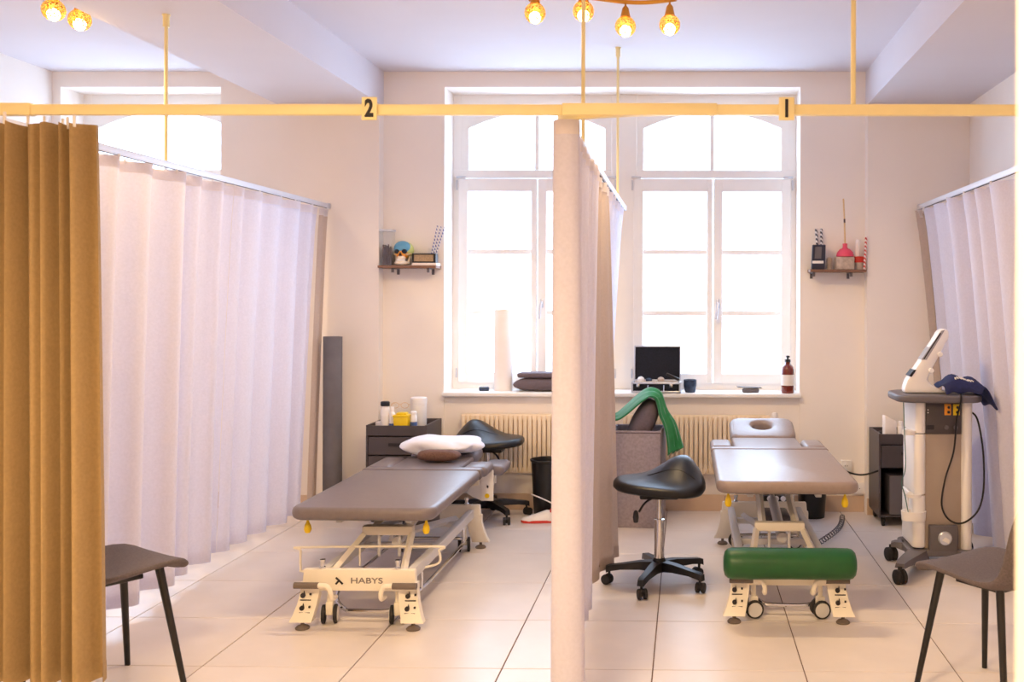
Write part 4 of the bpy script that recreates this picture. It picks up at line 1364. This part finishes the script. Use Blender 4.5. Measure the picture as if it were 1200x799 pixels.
# navy cloth thrown over the tabletop
rows = []
for j in range(15):
    v = j / 14
    row = []
    for i in range(25):
        u = i / 24
        x = 1.412 + 0.268 * u
        y = 5.43 + 0.26 * v + 0.02 * math.sin(5 * u)
        hump = 0.075 * math.exp(-((u - 0.22) / 0.20) ** 2) + 0.065 * math.exp(-((u - 0.58) / 0.2) ** 2)
        z = 0.964 + hump * (0.55 + 0.45 * math.sin(PI * min(1, v * 1.15))) + 0.009 * math.sin(17 * u + 7 * v) + 0.009
        if u > 0.80:
            z -= (u - 0.80) * 0.42
        if v < 0.15 and u < 0.75:
            z = max(0.963, z - 0.04 * (0.15 - v) / 0.15)
        row.append((x, y, z))
    rows.append(row)
nc = MB().grid(rows).build('navy_cloth', M_NAVY, angle=70)
sol = nc.modifiers.new('thickness', 'SOLIDIFY')
sol.thickness = 0.006
sol.offset = 1
tag(nc, 'crumpled navy cloth with white print on the therapy device tabletop', 'cloth')
pr_ = MB()
for k in range(9):
    i0 = 6 + k
    a, b2 = rows[3][i0], rows[4][i0]
    q = Vector(a) + Vector((0, -0.004, 0.009))
    pr_.box(q.x - 0.004, q.x + 0.004, q.y - 0.008, q.y + 0.008, q.z - 0.001, q.z + 0.002, rot=(R(35), 0, 0.5 * (k % 3)))
pr_.build('white_print', M_LABEL, nc, smooth=False)

# ================================================================== WALL SHELVES
def wall_shelf(x0, x1, z, label, brackets, depth=0.15, yw=WY):
    s = empty('wall_shelf', ((x0 + x1) / 2, yw, z), 0, label, 'shelf', 'small brown wall shelves')
    hw = (x1 - x0) / 2
    MB().box(-hw, hw, -depth, 0.0, -0.018, 0.0, bev=0.002).build('board', M_WOOD, s, smooth=False)
    for bx_ in brackets:
        MB().box(bx_ - 0.009, bx_ + 0.009, -depth + 0.01, 0, -0.024, -0.018).box(bx_ - 0.009, bx_ + 0.009, -depth + 0.01, -depth + 0.018, -0.048, -0.02).box(bx_ - 0.009, bx_ + 0.009, -0.006, 0, -0.06, -0.018).build('bracket', M_MIDGREY, s, smooth=False)
    return s
ZSL, ZSR = 1.700, 1.680
wall_shelf(-2.118, -1.715, ZSL, 'brown wall shelf carrying the coloured skull model', (-0.10, 0.145))
wall_shelf(0.845, 1.228, ZSR, 'brown wall shelf carrying the pink plunger', (-0.165, 0.09))

# left shelf: glass vase of dark reeds
vz = empty('reed_vase', (-2.073, 6.90, ZSL), 0, 'square clear glass vase half full of dark reeds on the shelf', 'vase')
vm = MB()
for (a, b2, c, d) in ((-0.042, 0.042, -0.042, -0.038), (-0.042, 0.042, 0.038, 0.042), (-0.042, -0.038, -0.038, 0.038), (0.038, 0.042, -0.038, 0.038)):
    vm.box(a, b2, c, d, 0.0, 0.25)
vm.build('glass', M_CLEAR, vz, smooth=False)
rm = MB()
for (a, b2, c, d) in ((-0.044, 0.044, -0.044, -0.038), (-0.044, 0.044, 0.038, 0.044), (-0.044, -0.038, -0.038, 0.038), (0.038, 0.044, -0.038, 0.038)):
    rm.box(a, b2, c, d, 0.238, 0.25)
rm.build('rim', M_ALU, vz, smooth=False)
rs = MB()
for k in range(26):
    x_, y_ = rnd.uniform(-0.03, 0.032), rnd.uniform(-0.032, 0.032)
    rs.tube([(x_, y_, 0.004), (x_ + rnd.uniform(-0.004, 0.004), y_, rnd.uniform(0.11, 0.15))], 0.005, 5)
tag(rs.build('reeds', M_SOIL, vz), kind='stuff')

# skull model
sk = empty('skull_model', (-1.962, 6.885, ZSL), 0, 'coloured anatomical skull model with blue forehead on the wall shelf', 'skull model')
SK = 0.86
def sball(c, rx, ry, rz, nm, m, nu=20, nv=14):
    return MB().ball(tuple(v * SK for v in c), rx * SK, ry * SK, rz * SK, nu, nv).build(nm, m, sk)
sball((0.006, 0.035, 0.128), 0.072, 0.090, 0.068, 'cranium', M_LIME)
sball((-0.002, 0.004, 0.140), 0.068, 0.076, 0.060, 'frontal_bone', M_BLUE)
sball((0, -0.016, 0.094), 0.050, 0.056, 0.046, 'facial_bones', M_ORANGE)
sball((0, -0.034, 0.064), 0.033, 0.040, 0.026, 'upper_jaw', M_BONE)
for sx in (-1, 1):
    sball((sx * 0.029, -0.058, 0.112), 0.0215, 0.020, 0.019, 'eye_socket', M_SOCKETB, 16, 10)
    MB().tube([(sx * 0.040 * SK, -0.055 * SK, 0.088 * SK), (sx * 0.058 * SK, -0.030 * SK, 0.090 * SK), (sx * 0.062 * SK, 0.015 * SK, 0.096 * SK)], 0.006, 8).build('cheek_bone', M_STICK, sk)
MB().prism([(-0.011, 0.066), (0.011, 0.066), (0.006, 0.084), (0.0, 0.091), (-0.006, 0.084)], -0.066, -0.045, 'XZ').build('nose_cavity', M_SOIL, sk, smooth=False)
jm = MB()
jp = [(0.046 * math.cos(a) * SK, (-0.012 - 0.060 * math.sin(a)) * SK, 0.018) for a in [PI * k / 14 for k in range(15)]]
jm.tube(jp, 0.0125, 8)
for sx in (-1, 1):
    jm.tube([(sx * 0.046 * SK, -0.012 * SK, 0.018), (sx * 0.054 * SK, 0.014 * SK, 0.075 * SK)], 0.008, 8)
jm.build('lower_jaw', M_BONE, sk)
tm = MB()
for k in range(10):
    a = PI * (0.22 + 0.56 * k / 9)
    tm.box(0.040 * math.cos(a) * SK - 0.003, 0.040 * math.cos(a) * SK + 0.003, (-0.016 - 0.058 * math.sin(a)) * SK - 0.003, (-0.016 - 0.058 * math.sin(a)) * SK + 0.003, 0.029, 0.046, bev=0.001, seg=1)
tm.build('teeth', M_LABEL, sk, smooth=False)
# framed box, pale block beneath, jar with striped straws
bk = MB().box(-0.085, 0.085, -0.05, 0.05, 0, 0.018, bev=0.002).build('pale_box', M_PAPER, loc=(-1.800, 6.885, ZSL))
tag(bk, 'flat pale box under the dark framed box on the shelf', 'box')
fbx = empty('framed_box', (-1.807, 6.88, ZSL + 0.018), 0, 'dark framed box with speckled tan front on the left shelf', 'box')
MB().box(-0.082, 0.082, -0.03, 0.04, 0, 0.066, bev=0.002).build('case', M_BLACK, fbx, smooth=False)
MB().box(-0.066, 0.066, -0.033, -0.029, 0.011, 0.056).build('front_panel', M_TAN, fbx, smooth=False)
jr = empty('glass_jar', (-1.770, 6.93, ZSL + 0.018), 0, 'small glass jar holding blue striped straws on the left shelf', 'jar')
MB().lathe([(0.0, 0), (0.024, 0), (0.026, 0.006), (0.026, 0.09), (0.03, 0.098), (0.03, 0.105)], (0, 0, 0), 18).build('glass', M_CLEAR, jr)
for k in range(3):
    s1 = MB().tube([(-0.008 + 0.010 * k, 0.006 * k, 0.006), (0.044 + 0.022 * k, 0.009 * k, 0.262 - 0.006 * k)], 0.0045, 8).build('striped_straw', M_STRB)
    s1.location = (-1.776, 6.926, ZSL + 0.018)
    tag(s1, ['blue striped straw leaning left of its two neighbours in the glass jar', 'blue striped straw in the middle of the glass jar', 'blue striped straw leaning furthest over in the glass jar'][k], 'straw', 'striped straws in the glass jar')

# right shelf
cb = empty('card_box', (0.908, 6.88, ZSR), R(-4), 'dark navy upright box with grey window on the right shelf', 'box')
MB().prism([(-0.048, 0), (0.044, 0), (0.048, 0.17), (-0.040, 0.17)], -0.03, 0.03, 'XZ', bev=0.003).build('case', mat('navy_card', S(34, 36, 58), 0.6), cb, smooth=False)
MB().prism([(-0.026, 0.075), (0.018, 0.075), (0.022, 0.155), (-0.022, 0.155)], -0.033, -0.029, 'XZ').build('window', M_MIDGREY, cb, smooth=False)
MB().box(-0.042, 0.034, -0.034, -0.029, 0.042, 0.060).build('white_label', M_LABEL, cb, smooth=False)
for k in range(2):
    s1 = MB().tube([(0, 0, 0), (-0.022 + 0.016 * k, 0.0, 0.285)], 0.009, 8).build('striped_straw', M_STRK)
    s1.location = (0.922 + 0.02 * k, 6.935, ZSR)
    tag(s1, ['black striped straw rising left behind the navy box', 'black striped straw rising right behind the navy box'][k], 'straw', 'striped straws behind the navy box')
sb = MB().box(-0.062, 0.062, -0.05, 0.05, 0, 0.088, bev=0.006).build('stone_block', M_STONE, loc=(1.088, 6.885, ZSR))
tag(sb, 'pale concrete block under the pink plunger on the right shelf', 'block')
tn = MB().lathe([(0.0, 0), (0.018, 0), (0.018, 0.08), (0.012, 0.086), (0, 0.086)], (0, 0, 0), 16).build('beige_tube', M_STONE, loc=(0.985, 6.90, ZSR))
tag(tn, 'small beige cylinder between navy box and concrete block', 'tube')
pg = empty('plunger', (1.092, 6.885, ZSR + 0.088), 0, 'pink rubber plunger with thin wooden stick on the concrete block', 'plunger')
MB().lathe([(0.050, 0.0), (0.060, 0.004), (0.060, 0.012), (0.054, 0.032), (0.036, 0.052), (0.020, 0.060), (0.016, 0.068), (0.016, 0.092), (0.0, 0.094)], (0, 0, 0), 28).build('cup', M_PINK, pg)
MB().tube([(0, 0, 0.08), (-0.004, 0, 0.24), (-0.012, 0, 0.40)], 0.0055, 8).build('stick', M_STICK, pg)
MB().tube([(-0.0035, 0, 0.235), (-0.0045, 0, 0.262)], 0.0062, 8).build('stick_mark', M_SOIL, pg)
tn2 = empty('printed_tin', (1.188, 6.90, ZSR), 0, 'small round tin with red upper half on the right shelf', 'tin')
MB().lathe([(0.0, 0), (0.036, 0), (0.037, 0.05)], (0, 0, 0), 20).build('lower_half', M_STONE, tn2)
MB().lathe([(0.037, 0.05), (0.039, 0.052), (0.039, 0.09), (0.036, 0.092), (0, 0.092)], (0, 0, 0), 20).build('red_half', M_RED, tn2)
pr2 = MB().tube([(0, 0, 0), (0.006, 0, 0.115)], 0.016, 12).build('paper_scroll', M_PAPER, loc=(1.178, 6.895, ZSR + 0.092))
tag(pr2, 'white rolled paper standing on the red topped tin', 'paper roll')
s1 = MB().tube([(0, 0, 0), (0.012, 0, 0.225)], 0.0085, 8).build('striped_straw', M_STRR, loc=(1.212, 6.86, ZSR))
s1.location = (1.2185, 6.845, ZSR)
tag(s1, 'red striped straw leaning at the right end of the right shelf', 'straw')

# ================================================================== WINDOW SILL THINGS
pr3 = empty('paper_roll', (-1.302, 7.10, SZ), 0, 'tall white paper roll standing on the sill before the left window', 'paper roll')
MB().lathe([(0.015, 0.0), (0.064, 0.0), (0.066, 0.004), (0.066, 0.573), (0.063, 0.577), (0.018, 0.577), (0.015, 0.57)], (0, 0, 0), 32).build('paper', M_PAPER, pr3)
MB().lathe([(0.017, 0.57), (0.017, 0.580), (0.012, 0.580), (0.012, 0.56)], (0, 0, 0), 16).build('core', M_TAN, pr3)
pm = blob_pillow(0, 0, 0, 0.20, 0.10, 0.046, 21, 0.03, 4.0)
p = pm.build('sill_cushion', M_PILLOWG, loc=(-1.02, 7.08, SZ + 0.049), angle=70)
tag(p, 'plump dark grey cushion on the sill beside the paper roll', 'cushion')
pm = MB().pad(round_rect(-0.185, 0.20, -0.085, 0.085, 0.03, 4), 0, 0.036, 0.016)
p = pm.build('flat_cushion', M_PILLOWG, loc=(-1.005, 7.085, SZ + 0.096), angle=70)
tag(p, 'flat dark grey cushion lying on top of the plump one', 'cushion')
b_ = MB().box(-0.036, 0.036, -0.025, 0.025, 0, 0.03, bev=0.008).build('small_box', M_CUP, loc=(-1.43, 7.06, SZ), rot=(0, 0, R(10)))
tag(b_, 'tiny dark blue case on the sill left of the paper roll', 'case')

# open aluminium case
ac = empty('instrument_case', (-0.205, 7.0, SZ), R(-2), 'open aluminium instrument case with black lid on the window sill', 'case')
MB().box(-0.165, 0.165, -0.065, 0.085, 0.006, 0.072, bev=0.003).build('black_panel', M_BLACKCARD, ac, smooth=False)
fm = MB()
for z_ in (0.004, 0.064):
    fm.box(-0.172, 0.172, -0.070, -0.058, z_, z_ + 0.012, bev=0.002)
    fm.box(-0.172, -0.160, -0.070, 0.09, z_, z_ + 0.012, bev=0.002)
    fm.box(0.160, 0.172, -0.070, 0.09, z_, z_ + 0.012, bev=0.002)
for x_ in (-0.172, 0.160):
    fm.box(x_, x_ + 0.012, -0.070, -0.058, 0.004, 0.076, bev=0.002)
fm.build('edge_frame', M_ALU, ac, smooth=False)
for x_ in (-0.125, 0.105):
    MB().box(x_ - 0.012, x_ + 0.012, -0.078, -0.066, 0.042, 0.066, bev=0.003).build('latch', M_CHROME, ac)
MB().tube(smooth_path([(-0.055, -0.068, 0.055), (-0.055, -0.082, 0.03), (-0.045, -0.088, 0.012), (0.045, -0.088, 0.012), (0.055, -0.082, 0.03), (0.055, -0.068, 0.055)], 5), 0.005, 8).build('carry_handle', M_CHROME, ac)
ld = MB().box(-0.158, 0.158, -0.004, 0.004, 0.004, 0.236).build('lid', M_BLACKCARD, ac, smooth=False)
ld.location = (0, 0.082, 0.078)
ld.rotation_euler = (R(-6), 0, 0)
lf = MB()
for (a, b2, c, d) in ((-0.166, 0.166, 0.236, 0.246), (-0.166, 0.166, -0.002, 0.006), (-0.166, -0.158, 0.0, 0.246), (0.158, 0.166, 0.0, 0.246)):
    lf.box(a, b2, -0.012, 0.012, c, d, bev=0.002)
lf.build('lid_frame', M_ALU, ld, smooth=False)
MB().box(-0.15, 0.15, -0.05, 0.075, 0.068, 0.078, bev=0.002).build('foam_tray', M_STONE, ac, smooth=False)
for k, (x_, y_, h_, m_) in enumerate(((-0.11, 0.0, 0.03, M_WPLAST), (-0.055, 0.02, 0.022, M_CUP), (0.03, 0.0, 0.028, M_STONE))):
    t_ = MB().lathe([(0.0, 0), (0.022, 0), (0.024, h_ * 0.6), (0.015, h_), (0, h_ + 0.004)], (0, 0, 0), 14).build('glass_cup', m_, loc=(-0.205 + x_, 7.0 + y_, SZ + 0.078))
    tag(t_, ['white round cup at the left end inside the aluminium case', 'dark blue cup in the middle left inside the aluminium case', 'beige cup in the middle right inside the aluminium case'][k], 'cup', 'cups in the instrument case')
t_ = MB().box(-0.05, 0.05, -0.015, 0.015, 0, 0.02, bev=0.005).build('probe', M_BLACK, loc=(-0.095, 6.985, SZ + 0.101), rot=(0, R(24), 0))
tag(t_, 'black instrument probe propped at right end of the aluminium case', 'instrument')
# cup, glasses, amber bottle
mg = MB().lathe([(0.0, 0), (0.032, 0), (0.038, 0.006), (0.046, 0.05), (0.046, 0.09), (0.042, 0.09), (0.041, 0.05), (0.034, 0.01), (0.0, 0.008)], (0, 0, 0), 28).build('cup', M_CUP, loc=(0.030, 7.02, SZ))
tag(mg, 'dark blue glazed cup on the sill right of the aluminium case', 'cup')
sg_ = empty('spectacle_case', (0.455, 7.02, SZ), R(3), 'dark grey slim spectacle case on the right window sill', 'case')
MB().pad(round_rect(-0.06, 0.06, -0.025, 0.025, 0.02, 5), 0, 0.03, 0.012).build('case', M_MIDGREY, sg_)
pc = MB().box(-0.085, 0.085, -0.03, 0.03, 0, 0.006, bev=0.002).build('notepad', M_DKGREY, loc=(0.445, 7.03, SZ + 0.031), rot=(0, R(2), R(6)))
tag(pc, 'thin dark notepad lying on the spectacle case', 'notepad')
pc.location.z = SZ + 0.034
ab = empty('pump_bottle', (0.712, 6.995, SZ), 0, 'amber pump bottle with white label at the right end of sill', 'bottle')
MB().lathe([(0.0, 0), (0.042, 0), (0.045, 0.006), (0.045, 0.165), (0.040, 0.185), (0.022, 0.20), (0.018, 0.205), (0.018, 0.222)], (0, 0, 0), 26).build('body', M_AMBER, ab)
MB().lathe([(0.0456, 0.055), (0.0456, 0.13)], (0, 0, 0), 26).build('label', M_LABEL, ab)
MB().lathe([(0.020, 0.218), (0.020, 0.235), (0.008, 0.238), (0.006, 0.252)], (0, 0, 0), 16).box(-0.012, 0.012, -0.03, 0.012, 0.250, 0.262, bev=0.003).build('pump', M_BLACK, ab)

# ================================================================== FELT BIN, PILLOW, GREEN CLOTH
fbn = empty('felt_hamper', (-0.315, 6.60, 0), R(-4), 'tall grey felt hamper with a pillow and green cloth', 'hamper')
hm_ = MB()
for (a, b2, c, d) in ((-0.17, 0.17, -0.17, -0.155), (-0.17, 0.17, 0.155, 0.17), (-0.17, -0.155, -0.156, 0.156), (0.155, 0.17, -0.156, 0.156)):
    hm_.box(a, b2, c, d, 0.0, 0.625, bev=0.005)
hm_.box(-0.16, 0.16, -0.16, 0.16, 0.0, 0.015)
hm_.build('body', M_FELT, fbn)
MB().tube([(x_, -0.171, z_) for x_, z_ in ((-0.168, 0.612), (0.168, 0.612))], 0.003, 5).tube([(0.168, -0.171, 0.61), (0.168, -0.171, 0.02)], 0.003, 5).build('piping', M_PILLOWG, fbn)
pm = blob_pillow(0, 0, 0, 0.075, 0.15, 0.17, 33, 0.03, 2.4)
p = pm.build('scatter_cushion', M_PILLOWG, loc=(-0.285, 6.60, 0.655), rot=(R(0), R(26), R(8)), angle=70)
tag(p, 'grey cushion standing up out of the felt hamper', 'cushion')
path = smooth_path([(-0.475, 0, 0.70), (-0.44, 0, 0.72), (-0.38, 0, 0.775), (-0.29, 0, 0.858), (-0.235, 0, 0.880), (-0.185, 0, 0.845), (-0.155, 0, 0.73), (-0.115, 0, 0.64), (-0.09, 0, 0.52), (-0.085, 0, 0.475)], 6)
rows = []
for i, q in enumerate(path):
    t = i / (len(path) - 1)
    row = []
    for k in range(22):
        v = k / 21
        wv = 0.012 * math.sin(v * 17 + t * 4) * (0.4 + t)
        drp = (1 - v) ** 1.5
        rise = min(1.0, (1 - t) * 1.6)
        row.append((q.x + wv + (0.075 * v - 0.02) * t ** 2, 6.46 + (0.26 - 0.08 * t) * v + 0.01 * math.sin(t * 9) + 0.012 * math.sin(v * 20 + t * 5) * t, q.z + wv * 0.8 - 0.06 * drp * math.sin(PI * min(1, t * 1.35 + 0.05)) * rise))
    rows.append(row)
gc = MB().grid(rows).build('green_cloth', M_GREENC, angle=80)
sol = gc.modifiers.new('thickness', 'SOLIDIFY')
sol.thickness = 0.008
sol.offset = 1
tag(gc, 'green cloth draped over the cushion in the felt hamper', 'cloth')

# ================================================================== LEFT BAY FLOOR THINGS
mr = empty('mat_roll', (-2.385, 6.70, 0), 0, 'tall grey rolled mat standing between the left curtain and pilaster', 'mat')
sp = []
for k in range(90):
    a = 2 * PI * k / 22
    r_ = 0.015 + 0.0125 * a / (2 * PI)
    sp.append((r_ * math.cos(a), r_ * math.sin(a)))
rows = [[(x_, y_, z_) for x_, y_ in sp] for z_ in (0.0, 0.4, 0.8, 1.215)]
ro = MB().grid(rows).build('mat_sheet', M_ROLL, mr, angle=60)
s_ = ro.modifiers.new('thickness', 'SOLIDIFY')
s_.thickness = 0.010

bn = empty('waste_bin', (-0.935, 6.74, 0), 0, 'black waste bin standing before the left radiator', 'bin')
MB().lathe([(0.0, 0.0), (0.085, 0.0), (0.088, 0.006), (0.108, 0.375), (0.114, 0.38), (0.114, 0.39), (0.105, 0.39), (0.102, 0.37), (0.083, 0.012), (0.0, 0.010)], (0, 0, 0), 32).build('bucket', M_BLACK, bn)
MB().tube([(0.112 * math.cos(2 * PI * k / 28), 0.112 * math.sin(2 * PI * k / 28), 0.388) for k in range(28)], 0.005, 6, closed=True).build('rim', M_RUBBER, bn)
wc = MB().tube(smooth_path([(-1.03, 6.66, 0.168), (-1.01, 6.62, 0.17), (-0.95, 6.585, 0.155), (-0.86, 6.575, 0.115), (-0.78, 6.60, 0.05), (-0.73, 6.68, 0.006), (-0.70, 6.80, 0.006)], 6), 0.0045, 6).build('white_cable', M_WPLAST)
tag(wc, 'white cable looping in front of the black waste bin', 'cable')
sh = empty('red_white_shoe', (-0.955, 6.575, 0), R(186), 'red and white sports shoe on the floor before the waste bin', 'shoe')
rows = []
for (t_, hw, h_) in ((-0.10, 0.012, 0.05), (-0.09, 0.03, 0.075), (-0.04, 0.034, 0.08), (0.02, 0.036, 0.06), (0.07, 0.038, 0.045), (0.11, 0.028, 0.035), (0.125, 0.006, 0.025)):
    rows.append([(t_, -hw, 0.014), (t_, -hw * 0.95, h_ * 0.7), (t_, -hw * 0.4, h_), (t_, hw * 0.4, h_), (t_, hw * 0.95, h_ * 0.7), (t_, hw, 0.014), (t_, -hw, 0.014)])
MB().grid(rows).build('upper', M_WPLAST, sh, angle=60)
MB().pad([(x_ * 1.03, y_) for x_, y_ in [(-0.10, -0.02), (-0.04, -0.036), (0.05, -0.04), (0.11, -0.03), (0.125, 0.0), (0.11, 0.03), (0.05, 0.04), (-0.04, 0.036), (-0.10, 0.02)]], 0.0, 0.018, 0.004).build('sole', M_RED, sh)
MB().tube([(-0.05, -0.036, 0.035), (0.0, -0.0375, 0.05), (0.05, -0.0385, 0.03)], 0.006, 6).build('side_stripe', M_RED, sh)
MB().box(-0.10, -0.06, -0.026, 0.026, 0.066, 0.086, bev=0.008).build('heel_collar', M_RED, sh)

# ================================================================== RIGHT BAY FLOOR THINGS
bb_ = empty('black_bin', (0.86, 6.80, 0), 0, 'black bin under the head of the right treatment table', 'bin')
MB().lathe([(0.0, 0), (0.085, 0), (0.10, 0.20), (0.105, 0.205), (0.105, 0.215), (0.095, 0.215), (0.08, 0.01), (0.0, 0.01)], (0, 0, 0), 28).build('bucket', M_BLACK, bb_)
ps = empty('power_strip', (0.60, 6.70, 0), 0, 'black power unit with white plugs beside the black bin', 'power unit')
MB().box(-0.08, 0.10, -0.05, 0.05, 0.0, 0.17, bev=0.008).build('housing', M_BLACK, ps)
for k in range(3):
    MB().lathe([(0.016, -0.062), (0.018, -0.05)], (-0.04 + 0.045 * k, 0, 0.15), 14, 'Y').build('plug', M_WPLAST, ps)
# spiral hose
hz = []
p0, p1 = Vector((1.05, 6.70, 0.03)), Vector((0.80, 5.92, 0.03))
ax = (p1 - p0).normalized()
sd = Vector((-ax.y, ax.x, 0))
L_ = (p1 - p0).length
N_ = 18
for k in range(N_ * 8 + 1):
    t = k / (N_ * 8)
    a = 2 * PI * k / 8
    q = p0 + ax * (L_ * t) + sd * (0.016 * math.cos(a) + 0.03 * math.sin(t * 4)) + Vector((0, 0, 0.016 * math.sin(a) - 0.008))
    q.z = max(q.z, 0.008)
    hz.append(q)
ho = MB().tube(hz, 0.0030, 6).build('spiral_cable', M_MIDGREY)
tag(ho, 'grey spiral cable on the floor right of the right table', 'cable')
cw = MB().tube(smooth_path([(0.80, 6.20, 0.42), (0.95, 6.40, 0.40), (1.10, 6.55, 0.335), (1.18, 6.56, 0.33), (1.262, 6.52, 0.365)], 6), 0.006, 6).build('black_cable', M_BLACK)
tag(cw, 'black cable hanging from the right table to the right trolley', 'cable')
def socket(x, z, wd, ht, label, y=WY):
    s = empty('wall_socket', (x, y, z), 0, label, 'socket')
    MB().box(-wd / 2, wd / 2, -0.028, 0.0, -ht / 2, ht / 2, bev=0.004).build('housing', M_WPLAST, s)
    MB().lathe([(0.018, -0.031), (0.020, -0.027)], (0, 0, 0), 18, 'Y').build('socket_face', M_WPLAST, s)
    MB().lathe([(0.003, -0.033), (0.003, -0.030)], (-0.007, 0, 0), 8, 'Y').lathe([(0.003, -0.033), (0.003, -0.030)], (0.007, 0, 0), 8, 'Y').build('contact', M_INK, s)
socket(1.20, 0.165, 0.085, 0.075, 'white wall socket just above the baseboard by the right trolley')
socket(1.115, 0.322, 0.075, 0.075, 'white wall socket higher up, behind the right table edge')
